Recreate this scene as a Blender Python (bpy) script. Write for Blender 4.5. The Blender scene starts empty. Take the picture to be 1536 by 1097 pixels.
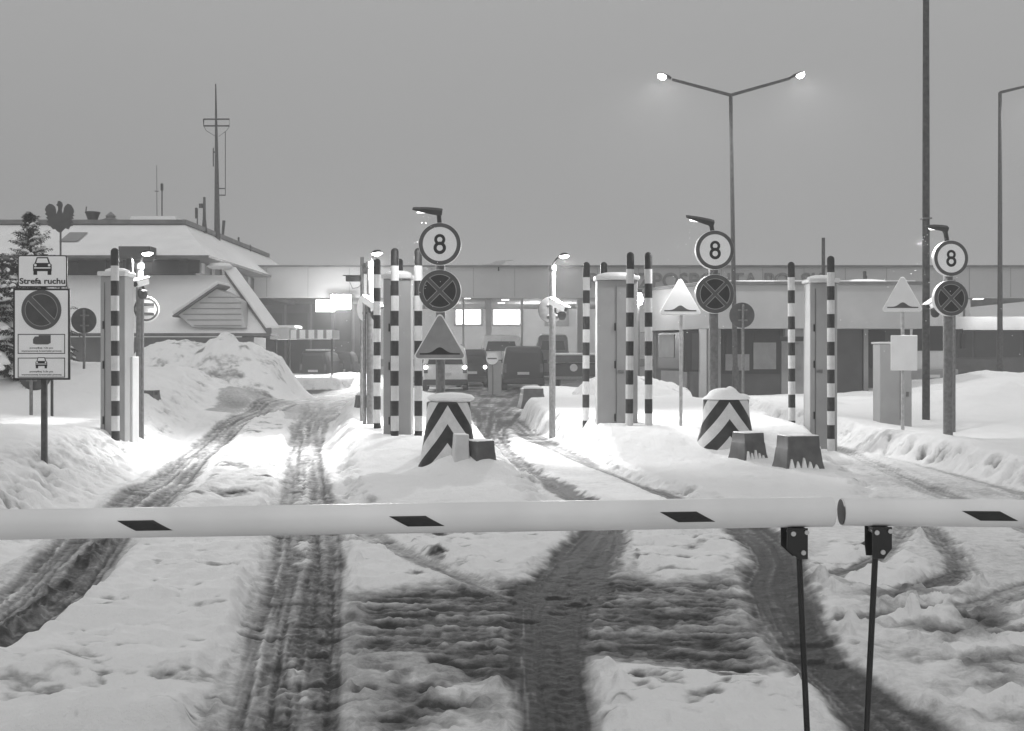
import bpy, math, random
import numpy as np
from mathutils import Vector, Matrix
random.seed(7)
R = math.radians
sc = bpy.context.scene
COL = sc.collection
H_CAM, HOR, F = 1.65, 530.0, 1700.0

def P(px, py, d):
    """a point d metres ahead that stands at photo pixel (px, py)"""
    return Vector(((px - 768) / F * d, d, H_CAM + (HOR - py) / F * d))
def X(px, d): return (px - 768) / F * d
def Z(py, d): return H_CAM + (HOR - py) / F * d
def GD(py): return H_CAM * F / (py - HOR)

# ------------------------------------------------------------------ materials
def mat(name, v, rough=.6, metal=0., noise=.12, scale=6., bump=0., snow=0., emit=0., alpha=1., coords='Object'):
    m = bpy.data.materials.new(name); m.use_nodes = True
    nt = m.node_tree; N = nt.nodes; L = nt.links
    b = N['Principled BSDF']
    b.inputs['Roughness'].default_value = rough; b.inputs['Metallic'].default_value = metal
    tc = N.new('ShaderNodeTexCoord')
    n = N.new('ShaderNodeTexNoise'); n.inputs['Scale'].default_value = scale; n.inputs['Detail'].default_value = 6
    L.new(tc.outputs[coords], n.inputs['Vector'])
    mr = N.new('ShaderNodeMapRange'); mr.inputs[1].default_value = .3; mr.inputs[2].default_value = .7
    mr.inputs[3].default_value = v * (1 - noise); mr.inputs[4].default_value = min(.95, v * (1 + noise))
    L.new(n.outputs['Fac'], mr.inputs[0])
    col = mr.outputs[0]
    if snow:
        g = N.new('ShaderNodeNewGeometry'); s = N.new('ShaderNodeSeparateXYZ'); L.new(g.outputs['Normal'], s.inputs[0])
        n2 = N.new('ShaderNodeTexNoise'); n2.inputs['Scale'].default_value = 14; n2.inputs['Detail'].default_value = 5
        L.new(tc.outputs[coords], n2.inputs['Vector'])
        ad = N.new('ShaderNodeMath'); ad.operation = 'MULTIPLY_ADD'; ad.inputs[1].default_value = .5; L.new(n2.outputs['Fac'], ad.inputs[0]); L.new(s.outputs['Z'], ad.inputs[2])
        m2 = N.new('ShaderNodeMapRange'); m2.inputs[1].default_value = 1.05 - snow; m2.inputs[2].default_value = 1.2 - snow
        L.new(ad.outputs[0], m2.inputs[0])
        mx = N.new('ShaderNodeMix'); mx.data_type = 'FLOAT'
        L.new(m2.outputs[0], mx.inputs[0]); L.new(col, mx.inputs[2]); mx.inputs[3].default_value = .8
        col = mx.outputs[0]
    L.new(col, b.inputs['Base Color'])
    if bump:
        bp = N.new('ShaderNodeBump'); bp.inputs['Strength'].default_value = bump; bp.inputs['Distance'].default_value = .02
        L.new(n.outputs['Fac'], bp.inputs['Height']); L.new(bp.outputs[0], b.inputs['Normal'])
    if emit:
        b.inputs['Emission Color'].default_value = (1, 1, 1, 1); b.inputs['Emission Strength'].default_value = emit
    return m

M = {}
M['boom'] = mat('white_boom_paint', .72, .35, noise=.12, scale=2.2, bump=.03)
M['black'] = mat('black_reflective_film', .013, .4, noise=.4, scale=30)
M['black_metal'] = mat('black_powder_coat', .012, .35, noise=.3)
M['bolt'] = mat('zinc_bolt', .55, .35, .8)
M['rod'] = mat('black_steel_rod', .02, .25, .3, noise=.4)
M['post_white'] = mat('post_white', .54, .5, noise=.09, scale=9)
M['post_black'] = mat('post_black', .022, .6, noise=.5, scale=25)
M['cabinet'] = mat('cabinet_grey', .30, .5, noise=.08, scale=3)
M['cabinet_light'] = mat('cabinet_light', .6, .5, noise=.08, scale=3)
M['galv'] = mat('galvanised_steel', .17, .5, .25, noise=.25, scale=18)
M['galv_light'] = mat('galvanised_light', .45, .5, .2, noise=.2, scale=18)
M['dark_metal'] = mat('dark_metal', .035, .5, .1, noise=.3)
M['rust'] = mat('weathered_pole', .07, .7, .1, noise=.4, scale=12)
M['sign_white'] = mat('sign_white', .82, .35, noise=.04, scale=5)
M['sign_rim'] = mat('sign_rim_white', .78, .5, noise=.06)
M['sign_ring'] = mat('sign_ring', .085, .4, noise=.15, scale=9)
M['sign_blue'] = mat('sign_dark_field', .02, .4, noise=.35, scale=15)
M['sign_blue2'] = mat('sign_mid_field', .055, .4, noise=.3, scale=9)
M['sign_line'] = mat('sign_line', .3, .4, noise=.1)
M['sign_yellow'] = mat('sign_yellow', .74, .4, noise=.05, scale=4)
M['sign_shaded'] = mat('sign_yellow_shaded', .25, .5, noise=.15, scale=5)  # darker copy of sign_yellow: the triangle's shade is put into its colour
M['sign_back'] = mat('sign_back', .07, .5, .3, noise=.25, scale=8)
M['block'] = mat('plastic_block', .09, .45, noise=.3, scale=6, snow=.25)
M['block_light'] = mat('plastic_block_light', .55, .45, noise=.12, scale=6, snow=.3)
M['snow'] = mat('snow', .83, .9, noise=.04, scale=3, bump=.5)
M['roof_snow'] = mat('roof_snow', .8, .9, noise=.05, scale=1.2, bump=.25)
M['roof_dark'] = mat('roof_tin', .13, .6, noise=.3, scale=2)
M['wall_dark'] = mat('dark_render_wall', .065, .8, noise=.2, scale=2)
M['wall_batten'] = mat('wall_batten', .15, .8, noise=.15)
M['wall_mid'] = mat('mid_render_wall', .24, .8, noise=.12, scale=2)
M['wall_light'] = mat('light_panel_wall', .52, .7, noise=.07, scale=1.5)
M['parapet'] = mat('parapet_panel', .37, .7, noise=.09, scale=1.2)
M['fascia'] = mat('fascia_panel', .4, .6, noise=.06, scale=.7)
M['letter'] = mat('facade_letter', .15, .6, noise=.1)
M['glass_dark'] = mat('dark_glass', .012, .3, noise=.3, scale=2)
M['pale_pane'] = mat('pale_window_pane', .21, .6, noise=.15, scale=3)  # panes of a paler tone than the dark glass
M['lit'] = mat('lit_window', .8, .6, emit=3.)
M['lens'] = mat('lamp_lens', .8, .4, emit=25.)
M['lens_hot'] = mat('lamp_lens_hot', .8, .4, emit=70.)
M['lens_soft'] = mat('lamp_lens_soft', .8, .4, emit=2.5)
M['tail_on'] = mat('lit_tail_lamp', .5, .3, emit=7.)
M['tail_off'] = mat('tail_lamp', .12, .2, noise=.3)
M['panel_lit'] = mat('backlit_panel', .8, .5, emit=3.)
M['tyre'] = mat('tyre_rubber', .02, .8, noise=.3)
M['car_dark'] = mat('dark_car_paint', .014, .5, 0., noise=.3, scale=3, snow=0)
M['car_silver'] = mat('silver_car_paint', .74, .35, .1, noise=.1, scale=3)
M['car_white'] = mat('white_van_paint', .75, .3, noise=.08, scale=3)
M['car_grey'] = mat('grey_van_paint', .16, .35, noise=.12, scale=3)
M['plate'] = mat('licence_plate', .55, .4, noise=.08)
M['bark'] = mat('spruce_bark', .05, .9, noise=.4, scale=20)
M['needles'] = mat('spruce_needles', .03, .8, noise=.5, scale=4)
M['emblem'] = mat('emblem_metal', .03, .6, noise=.3)

def snow_ground_material():
    m = bpy.data.materials.new('snow_and_slush'); m.use_nodes = True
    nt = m.node_tree; N = nt.nodes; L = nt.links; b = N['Principled BSDF']
    a = N.new('ShaderNodeAttribute'); a.attribute_name = 'snow_cover'
    tc = N.new('ShaderNodeTexCoord')
    n = N.new('ShaderNodeTexNoise'); n.inputs['Scale'].default_value = 14; n.inputs['Detail'].default_value = 9; n.inputs['Roughness'].default_value = .72
    L.new(tc.outputs['Object'], n.inputs['Vector'])
    n3 = N.new('ShaderNodeTexNoise'); n3.inputs['Scale'].default_value = 55; n3.inputs['Detail'].default_value = 5
    L.new(tc.outputs['Object'], n3.inputs['Vector'])
    ma = N.new('ShaderNodeMath'); ma.operation = 'MULTIPLY_ADD'; ma.inputs[1].default_value = .62; ma.inputs[2].default_value = -.31
    L.new(n.outputs['Fac'], ma.inputs[0])
    ad = N.new('ShaderNodeMath'); ad.operation = 'ADD'; L.new(ma.outputs[0], ad.inputs[0]); L.new(a.outputs['Fac'], ad.inputs[1])
    cr = N.new('ShaderNodeValToRGB'); e = cr.color_ramp.elements
    e[0].position = .05; e[0].color = (.03, .03, .03, 1)
    e[1].position = .92; e[1].color = (.84, .84, .84, 1)
    for p, v in ((.25, .075), (.45, .24), (.62, .44), (.78, .7)):
        q = e.new(p); q.color = (v, v, v, 1)
    L.new(ad.outputs[0], cr.inputs[0]); L.new(cr.outputs[0], b.inputs['Base Color'])
    mr = N.new('ShaderNodeMapRange'); mr.inputs[3].default_value = .6; mr.inputs[4].default_value = .95; b.inputs['Specular IOR Level'].default_value = .28
    L.new(ad.outputs[0], mr.inputs[0]); L.new(mr.outputs[0], b.inputs['Roughness'])
    mb = N.new('ShaderNodeMath'); mb.operation = 'MULTIPLY_ADD'; mb.inputs[1].default_value = .35
    L.new(n3.outputs['Fac'], mb.inputs[0]); L.new(n.outputs['Fac'], mb.inputs[2])
    bp = N.new('ShaderNodeBump'); bp.inputs['Strength'].default_value = .6; bp.inputs['Distance'].default_value = .045
    L.new(mb.outputs[0], bp.inputs['Height']); L.new(bp.outputs[0], b.inputs['Normal'])
    return m
M['ground'] = snow_ground_material()

# ------------------------------------------------------------------ mesh builder
class MB:
    def __init__(s): s.v = []; s.f = []; s.m = []; s.mi = 0
    def add(s, vs, fs):
        o = len(s.v); s.v += [tuple(v) for v in vs]
        for f in fs: s.f.append([i + o for i in f]); s.m.append(s.mi)
        return s
    def use(s, i): s.mi = i; return s
    def box(s, c, d, rot=None):
        hx, hy, hz = d[0] / 2, d[1] / 2, d[2] / 2
        vs = [Vector((x, y, z)) for x in (-hx, hx) for y in (-hy, hy) for z in (-hz, hz)]
        if rot is not None: vs = [rot @ v for v in vs]
        c = Vector(c)
        return s.add([v + c for v in vs], [(0, 1, 3, 2), (4, 6, 7, 5), (0, 4, 5, 1), (2, 3, 7, 6), (0, 2, 6, 4), (1, 5, 7, 3)])
    def cyl(s, p0, p1, r0, r1=None, n=16, caps=True):
        return s.tube([p0, p1], [r0, r0 if r1 is None else r1], n, caps)
    def tube(s, pts, r, n=12, caps=True):
        pts = [Vector(p) for p in pts]
        if not isinstance(r, (list, tuple)): r = [r] * len(pts)
        vs = []; up = None
        for i, p in enumerate(pts):
            t = (pts[min(i + 1, len(pts) - 1)] - pts[max(i - 1, 0)]).normalized()
            if up is None: up = Vector((0, 0, 1)) if abs(t.z) < .9 else Vector((0, 1, 0))
            a = t.cross(up).normalized(); b = a.cross(t).normalized(); up = b
            for k in range(n):
                w = 2 * math.pi * k / n
                vs.append(p + (a * math.cos(w) + b * math.sin(w)) * r[i])
        fs = []
        for i in range(len(pts) - 1):
            for k in range(n):
                fs.append((i * n + k, i * n + (k + 1) % n, (i + 1) * n + (k + 1) % n, (i + 1) * n + k))
        if caps: fs += [list(range(n))[::-1], [(len(pts) - 1) * n + k for k in range(n)]]
        return s.add(vs, fs)
    def lathe(s, prof, n=24, c=(0, 0, 0), sx=1., sy=1., matf=None):
        vs = []; c = Vector(c)
        for r, z in prof:
            for k in range(n):
                w = 2 * math.pi * k / n
                vs.append(c + Vector((r * math.cos(w) * sx, r * math.sin(w) * sy, z)))
        o = len(s.f)
        fs = []
        for i in range(len(prof) - 1):
            for k in range(n):
                fs.append((i * n + k, i * n + (k + 1) % n, (i + 1) * n + (k + 1) % n, (i + 1) * n + k))
        fs += [list(range(n))[::-1], [(len(prof) - 1) * n + k for k in range(n)]]
        s.add(vs, fs)
        if matf:
            for i in range(len(prof) - 1):
                for k in range(n): s.m[o + i * n + k] = matf(i)
            s.m[-2] = matf(0); s.m[-1] = matf(len(prof) - 2)
        return s
    def prism(s, poly, y0, y1, c=(0, 0, 0)):
        """polygon in the XZ plane, swept from y0 (front, towards the camera) to y1"""
        n = len(poly); c = Vector(c)
        a = sum(poly[i][0] * poly[(i + 1) % n][1] - poly[(i + 1) % n][0] * poly[i][1] for i in range(n))
        if a < 0: poly = poly[::-1]
        vs = [c + Vector((x, y0, z)) for x, z in poly] + [c + Vector((x, y1, z)) for x, z in poly]
        fs = [list(range(n)), [n + i for i in range(n)][::-1]] + [(i, n + i, n + (i + 1) % n, (i + 1) % n)[::1] for i in range(n)]
        return s.add(vs, fs)
    def ring(s, r0, r1, y0, y1, c=(0, 0, 0), n=48, a0=0., a1=2 * math.pi, sz=1.):
        full = abs(a1 - a0 - 2 * math.pi) < 1e-6
        k = n if full else n + 1
        c = Vector(c); vs = []
        for i in range(k):
            w = a0 + (a1 - a0) * i / n
            for r, y in ((r0, y0), (r1, y0), (r1, y1), (r0, y1)):
                vs.append(c + Vector((math.cos(w) * r, y, math.sin(w) * r * sz)))
        fs = []
        for i in range(n):
            j = (i + 1) % k
            for q in range(4):
                fs.append((i * 4 + q, i * 4 + (q + 1) % 4, j * 4 + (q + 1) % 4, j * 4 + q))
        if not full: fs += [(0, 1, 2, 3), tuple((k - 1) * 4 + q for q in (3, 2, 1, 0))]
        return s.add(vs, fs)
    def grid(s, nu, nv, fn):
        vs = [fn(i / nu, j / nv) for j in range(nv + 1) for i in range(nu + 1)]
        fs = [(j * (nu + 1) + i, j * (nu + 1) + i + 1, (j + 1) * (nu + 1) + i + 1, (j + 1) * (nu + 1) + i) for j in range(nv) for i in range(nu)]
        return s.add(vs, fs)
    def build(s, name, mats, parent=None, bevel=0., smooth=True, loc=None, fix=True):
        me = bpy.data.meshes.new(name); me.from_pydata(s.v, [], s.f)
        if not isinstance(mats, (list, tuple)): mats = [mats]
        for m in mats: me.materials.append(M[m] if isinstance(m, str) else m)
        me.polygons.foreach_set('material_index', s.m)
        if fix:
            import bmesh
            bm = bmesh.new(); bm.from_mesh(me); bmesh.ops.recalc_face_normals(bm, faces=bm.faces); bm.to_mesh(me); bm.free()
        me.update()
        if smooth:
            me.polygons.foreach_set('use_smooth', [True] * len(me.polygons)); me.set_sharp_from_angle(angle=R(38))
        o = bpy.data.objects.new(name, me); COL.objects.link(o)
        if parent is not None: o.parent = parent
        if loc is not None: o.location = loc
        if bevel:
            b = o.modifiers.new('edge', 'BEVEL'); b.width = bevel; b.segments = 2; b.limit_method = 'ANGLE'; b.angle_limit = R(40)
        return o

def tag(o, label=None, cat=None, group=None, kind=None):
    if label: o['label'] = label
    if cat: o['category'] = cat
    if group: o['group'] = group
    if kind: o['kind'] = kind
    return o
def thing(name, label, cat, loc=(0, 0, 0), rz=0., group=None):
    o = bpy.data.objects.new(name, None); COL.objects.link(o); o.empty_display_size = .2
    o.location = loc; o.rotation_euler = (0, 0, rz)
    return tag(o, label, cat, group)
def kids(o): return [c for c in bpy.data.objects if c.parent == o]
def copy_tree(o, parent=None):
    c = o.copy(); COL.objects.link(c)
    if parent is not None: c.parent = parent
    for k in kids(o): copy_tree(k, c)
    return c
def text(body, h, material, parent, loc, name='lettering', width=None, depth=.004, bold=0., rz=0.):
    cu = bpy.data.curves.new(name, 'FONT'); cu.body = body; cu.size = 1.; cu.extrude = .01; cu.offset = bold; cu.align_x = 'LEFT'
    o = bpy.data.objects.new(name, cu); COL.objects.link(o)
    dg = bpy.context.evaluated_depsgraph_get(); dg.update()
    me = bpy.data.meshes.new_from_object(o.evaluated_get(dg))
    bpy.data.objects.remove(o); bpy.data.curves.remove(cu)
    n = len(me.vertices); co = np.zeros(n * 3); me.vertices.foreach_get('co', co); co = co.reshape(-1, 3)
    mn, mx = co.min(0), co.max(0)
    k = h / .729                                  # cap height of the built-in face
    kx = k if width is None else width / (mx[0] - mn[0])
    new = np.stack([(co[:, 0] - (mn[0] + mx[0]) / 2) * kx, -co[:, 2] * depth / .01, co[:, 1] * k], 1)
    me.vertices.foreach_set('co', new.ravel()); me.update()
    me.materials.clear(); me.materials.append(M[material])
    t = bpy.data.objects.new(name, me); COL.objects.link(t); t.parent = parent; t.location = loc; t.rotation_euler = (0, 0, rz)
    return t
def light(kind, loc, power, parent=None, radius=.08, target=None, angle=150, blend=.6, name='lamp_light'):
    l = bpy.data.lights.new(name, kind); l.energy = power
    l.shadow_soft_size = radius
    if kind == 'SPOT': l.spot_size = R(angle); l.spot_blend = blend
    o = bpy.data.objects.new(name, l); COL.objects.link(o); o.location = loc
    if target is not None: o.rotation_euler = (Vector(target) - Vector(loc)).to_track_quat('-Z', 'Y').to_euler()
    if parent is not None: o.parent = parent
    return o

# ------------------------------------------------------------------ noise (numpy)
_rng = np.random.RandomState(11); _T = _rng.rand(256, 256)
def vnoise(x, y, s=0):
    x = x + s * 17.3; y = y + s * 9.7
    xi = np.floor(x).astype(int); yi = np.floor(y).astype(int); fx = x - xi; fy = y - yi
    fx = fx * fx * fx * (fx * (fx * 6 - 15) + 10); fy = fy * fy * fy * (fy * (fy * 6 - 15) + 10)
    g = lambda a, b: _T[a & 255, b & 255]
    return (g(xi, yi) * (1 - fx) + g(xi + 1, yi) * fx) * (1 - fy) + (g(xi, yi + 1) * (1 - fx) + g(xi + 1, yi + 1) * fx) * fy
def fbm(x, y, o=4, s=0, g=.5):
    a = 1.; t = 0.; n = 0.
    for k in range(o):
        c, q = math.cos(k * .7), math.sin(k * .7)
        t = t + a * vnoise((x * c - y * q) * 2 ** k, (x * q + y * c) * 2 ** k, s + k * 3); n += a; a *= g
    return t / n - .5
def sstep(a, b, x):
    t = np.clip((x - a) / (b - a), 0, 1); return t * t * (3 - 2 * t)

# ------------------------------------------------------------------ terrain
def gpt(px, py): d = GD(py); return (X(px, d), d)
def poly_sd(x, y, pts):
    """signed distance, positive inside"""
    pts = np.array(pts); n = len(pts); best = np.full(x.shape, 1e9); ins = np.zeros(x.shape, bool)
    for i in range(n):
        a, b = pts[i], pts[(i + 1) % n]; dx, dy = b - a; L2 = dx * dx + dy * dy + 1e-12
        t = np.clip(((x - a[0]) * dx + (y - a[1]) * dy) / L2, 0, 1)
        best = np.minimum(best, (x - a[0] - t * dx) ** 2 + (y - a[1] - t * dy) ** 2)
        c = (a[1] > y) != (b[1] > y)
        with np.errstate(divide='ignore', invalid='ignore'):
            ins ^= c & (x < (b[0] - a[0]) * (y - a[1]) / (b[1] - a[1] + 1e-12) + a[0])
    best = np.sqrt(best); return np.where(ins, best, -best)
def track(x, y, pts):
    """pts: (px, py, width px). returns edge distance (positive inside), along, across(-1..1)"""
    W = [(X(p[0], GD(p[1])), GD(p[1]), p[2] / F * GD(p[1]) / 2) for p in pts]
    best = np.full(x.shape, -1e9); al = np.zeros(x.shape); ac = np.zeros(x.shape); s0 = 0.
    for i in range(len(W) - 1):
        (ax, ay, aw), (bx, by, bw) = W[i], W[i + 1]
        dx, dy = bx - ax, by - ay; L = math.hypot(dx, dy)
        t = np.clip(((x - ax) * dx + (y - ay) * dy) / (L * L), 0, 1)
        w = aw + t * (bw - aw)
        ds = ((x - ax) * dy - (y - ay) * dx) / L
        dist = np.hypot(x - ax - t * dx, y - ay - t * dy)
        e = w - dist; k = e > best
        best = np.where(k, e, best); al = np.where(k, s0 + t * L, al); ac = np.where(k, ds / w, ac); s0 += L
    return best, al, ac

BANK_L = [gpt(*p) for p in ((-900, 1010), (-300, 935), (-60, 885), (40, 845), (110, 802), (185, 752), (235, 712), (272, 672), (303, 642), (330, 624), (375, 612), (410, 600), (430, 580))] + [(-14, 62), (-45, 62), (-45, 6)]
BANK_1 = [gpt(*p) for p in ((500, 742), (525, 765), (600, 780), (700, 782), (800, 778), (838, 766), (822, 740), (778, 704), (740, 672), (715, 645), (700, 620), (640, 603), (560, 600), (520, 610), (500, 635), (486, 670), (492, 710))]
BANK_2 = [gpt(*p) for p in ((1010, 745), (1100, 770), (1220, 782), (1325, 768), (1310, 735), (1245, 695), (1165, 655), (1100, 630), (960, 608), (860, 600), (800, 600), (778, 615), (786, 638), (828, 661), (884, 692), (942, 724))]
BANK_R = [gpt(*p) for p in ((1060, 596), (1130, 620), (1200, 645), (1260, 672), (1400, 706), (1536, 742), (1700, 790), (1900, 850))] + [(45, 9), (60, 70), (8, 70), (7, 42)]
FAR_1 = [(-15, 49), (-7.5, 50), (-5.5, 53), (-6, 60), (-16, 62)]
T1 = [(-330, 1090, 190), (-120, 1020, 190), (0, 950, 160), (68, 898, 152), (145, 815, 118), (203, 772, 100), (250, 738, 84), (291, 690, 60), (345, 648, 50), (405, 624, 66), (480, 604, 90), (560, 588, 100), (640, 576, 110)]
T2 = [(410, 1250, 260), (428, 1097, 190), (445, 960, 152), (460, 850, 122), (460, 800, 112), (458, 745, 86), (457, 680, 62), (466, 640, 62), (495, 614, 84), (560, 596, 110), (660, 580, 130)]
T3 = [(840, 1250, 180), (838, 1097, 142), (822, 1000, 126), (826, 920, 132), (872, 850, 128), (908, 800, 84), (895, 770, 70), (850, 744, 52), (795, 712, 38), (755, 680, 38), (735, 650, 60), (745, 620, 90), (770, 595, 120), (790, 576, 120)]
T4 = [(1500, 1250, 260), (1345, 1105, 190), (1282, 1050, 134), (1224, 1000, 120), (1186, 940, 132), (1160, 885, 120), (1165, 850, 85), (1150, 822, 90), (1115, 792, 88), (1040, 760, 70), (945, 722, 48), (862, 689, 44), (795, 656, 44), (760, 622, 70), (765, 600, 100)]
T5 = [(1340, 785, 46), (1394, 800, 46), (1434, 843, 46), (1442, 868, 58), (1405, 886, 70), (1360, 890, 40)]
T5b = [(1380, 780, 46), (1352, 805, 46), (1322, 845, 44), (1240, 876, 60)]
T6 = [(505, 790, 40), (545, 805, 50), (625, 845, 56), (720, 884, 50), (760, 900, 30)]
T7 = [(1640, 830, 120), (1536, 790, 90), (1400, 742, 56), (1300, 694, 36), (1200, 657, 28), (1120, 630, 30)]
T8 = [(1640, 790, 90), (1500, 735, 50), (1380, 702, 30), (1280, 676, 24), (1180, 645, 20)]
T9 = [(1640, 860, 90), (1480, 915, 70), (1380, 925, 50), (1260, 940, 50)]
CROSS = [gpt(*p) for p in ((512, 900), (640, 886), (760, 882), (900, 868), (1000, 880), (1110, 868), (1130, 965), (1190, 1030), (1000, 1012), (885, 1002), (760, 1040), (640, 1000), (520, 985))]
MEDIAN = [gpt(*p) for p in ((-260, 1130), (0, 1006), (70, 955), (148, 893), (208, 815), (300, 742), (330, 690), (372, 645), (425, 622), (432, 660), (412, 745), (402, 800), (392, 865), (362, 955), (320, 1060), (295, 1130))]
SNOWC = [gpt(*p) for p in ((560, 800), (690, 775), (860, 778), (872, 800), (838, 828), (770, 862), (700, 872), (620, 838))]
SNOWT = [gpt(*p) for p in ((518, 806), (560, 825), (640, 872), (595, 890), (520, 895))]
SNOWR = [gpt(*p) for p in ((890, 1040), (930, 1010), (1020, 1020), (1180, 1018), (1205, 1060), (1250, 1150), (900, 1150))]
SNOWM = [gpt(*p) for p in ((945, 800), (1000, 770), (1070, 790), (1110, 830), (1095, 866), (1000, 876), (952, 862))]
SNOWQ = [gpt(*p) for p in ((1250, 815), (1340, 830), (1395, 850), (1400, 880), (1330, 893), (1235, 880), (1215, 850))]
MOUNDS = [(-12.5, 26, 4.5, 4, 1.15), (-15, 34, 6, 5, .9), (13.5, 31, 3.2, 2.2, .55), (17, 40, 4.5, 4, .55), (24, 38, 7, 4, .55), (9.5, 34, 4, 1.8, .08),
          (-5.3, 9.6, 1.6, 1.2, .12), (-7.6, 14, 2.2, 2.2, .3), (13, 22, 4, 3, .15), (-8.2, 31, 1.8, 2, .5)]

def terrain(x, y):
    wob = fbm(x * 1.3, y * 1.3, 3, 1) * .35 + fbm(x * 5, y * 5, 3, 2) * .12
    wob = wob * np.clip(y / 16, .3, 1.4); jag = fbm(x * 12, y * 6.5, 2, 3) * .11 * np.clip(y / 9, .5, 1.3)
    near = np.clip(1 - (y - 5) / 30, .25, 1)
    big = fbm(x * .6, y * .6, 4, 4)
    S = .80 + big * .5
    Hh = .045 + big * .05
    fine = fbm(x * 7, y * 7, 4, 5)
    lump = fbm(x * 3.2, y * 4.2, 4, 6)
    micro = fbm(x * 19, y * 10, 2, 41)
    clod = np.clip(vnoise(x * 12, y * 8, 43) - .66, 0, 1) * 2.9 * (vnoise(x * 2.3, y * 2.3, 44) > .5) * np.clip(1.3 - y / 22, 0, 1)
    clod2 = np.clip(vnoise(x * 22, y * 13, 45) - .7, 0, 1) * 3.3 * np.clip(1.2 - y / 14, 0, 1)
    far = sstep(24, 36, y); S = S * (1 - far) + (.34 + big * .6) * far
    # churned right side
    churn = np.zeros_like(x)
    ch = sstep(-.1, .5, poly_sd(x, y, [gpt(*p) for p in ((1190, 890), (1260, 862), (1420, 890), (1750, 840), (1800, 1190), (1480, 1190), (1330, 1040), (1250, 930))]) + wob)
    churn = np.maximum(churn, ch); S = S * (1 - ch) + (.74 + lump * .9 + fbm(x * 2, y * 5, 4, 54) * .9) * ch
    ch2 = sstep(-.1, .4, poly_sd(x, y, [gpt(*p) for p in ((525, 985), (640, 1000), (760, 1020), (770, 1160), (520, 1160))]) + wob * .5)
    churn = np.maximum(churn, ch2); S = S * (1 - ch2) + (.50 + lump * 1.5) * ch2
    ch3 = sstep(-.1, .4, poly_sd(x, y, [gpt(*p) for p in ((960, 780), (1110, 790), (1130, 870), (960, 880))]) + wob * .5)
    churn = np.maximum(churn, ch3 * .7)
    # cross-wise slush
    cs = sstep(-.15, .25, poly_sd(x, y, CROSS) + wob * 1.5 + jag * 2)
    stre = fbm(x * 1.6 + micro, y * 9.5 + fine * 1.2, 5, 8, .6); stre2 = fbm(x * 5, y * 19 + fine * 2, 3, 28)
    S = S * (1 - cs) + (.29 + stre * .8 + stre2 * .5 + micro * .3) * cs
    Hh = Hh * (1 - cs) + (.02 + stre * .05 + stre2 * .03 + micro * .02 + clod2 * .012) * cs
    Hh = Hh + churn * (lump * .09 + fine * .05 + micro * .035 + clod * .05 + clod2 * .02)
    for pl, w, up, sv in ((SNOWC, .25, .07, 1.), (SNOWT, .12, .08, 1.), (SNOWR, .2, .07, 1.), (SNOWM, .2, .06, .98), (SNOWQ, .2, .07, 1.), (MEDIAN, .14, .12, 1.02)):
        pd = poly_sd(x, y, pl) + wob * .42; k = sstep(-.02, w * .85, pd + jag * .15); kS = sstep(-.01, .05, pd + jag * .6)
        dirt = np.clip(fbm(x * 2.2, y * 3.2, 5, 12, .6) - .12, 0, 1) * 3.8 + np.clip(fbm(x * 7, y * 12, 3, 46) - .22, 0, 1) * 3
        S = S * (1 - kS) + (sv - dirt + fine * .12) * kS
        Hh = Hh * (1 - k) + (clod * .02 + clod2 * .008 + micro * .006 + up + fbm(x * 1.6, y * 2.4, 4, 9) * .16 + (np.abs(fbm(x * 2.6, y * 3.6, 3, 53)) - .12) * .10 + fine * .02 - dirt * .03) * k
    # wheel tracks
    for tr, sv, dp, rid in ((T7, .58, .02, .1), (T8, .62, .02, .1), (T6, .52, .02, .1), (T9, .5, .02, .2), (T5, .42, .015, .2), (T5b, .48, .015, .2), (T1, .40, .012, .6), (T2, .35, .012, .6), (T4, .15, .006, .16), (T3, .01, .006, .32)):
        e, al, ac = track(x, y, tr)
        soft = tr is T3 or tr is T4
        ks = sstep(-.03, .12, e + wob * .35 + jag) if soft else sstep(-.012, .06 + .002 * y, e + wob * .3 + jag * .25)
        k = sstep(-.03, .12 + .0015 * y, e + wob * .2)
        st = fbm(al * .5, ac * 5.5, 4, 14); lg = fbm(al * .32 + fine * .25, ac * 9 + fine * .7, 4, 52, .62)
        slow = vnoise(al * .55 + 4.2, ac * 1.2, 71) - .45; thin = sstep(.6, .8, vnoise(al * 3.1, ac * 5, 72) + fine * .5)
        cross = fbm(al * 6, ac * 2.5, 4, 15); brk = sstep(10.2, 17, y)
        prt = sstep(.35, .6, vnoise(al * .6, ac * 2, 22)); tread = np.tanh(3 * np.sin(al * 58 + np.abs(ac * 2 - np.round(ac * 2)) * 9)) * prt * np.clip(1.4 - y / 14, 0, 1) * (np.abs(ac) < .82)
        s2 = sv + st * .5 * (rid + .35) + lg * (1.5 if soft else .95) * (rid + .22) + slow * .22 + thin * .1 + cross * .1 * (rid + .3) + (micro * .26 + fine * .26) * (.16 + rid * .5) + np.where(sv > .3, brk * .06, brk * .26) - tread * .055 * (rid + .1)
        h2 = dp + st * .045 * rid + lg * .06 * rid + cross * .02 * rid + tread * .004 * (rid + .2) + micro * (.003 + .018 * rid) + clod2 * .014 + clod * .02 * rid + thin * .004
        S = S * (1 - ks) + s2 * ks
        Hh = Hh * (1 - k) + h2 * k
        rim = np.exp(-((e + .05) / .07) ** 2) * (1 - k * .6)      # crumbs pushed up along the edges
        Hh = Hh + rim * (.012 + .01 * cross + clod * .05 + clod2 * .035 + micro * .03) * (1 - .75 * cs) * np.clip(1.2 - y / 40, .1, 1)
    # thin ridge inside the second track, dark rut in the first
    e, al, ac = track(x, y, [(425, 1120, 22), (440, 1000, 18), (454, 850, 14), (457, 740, 10), (457, 640, 8)])
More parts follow.
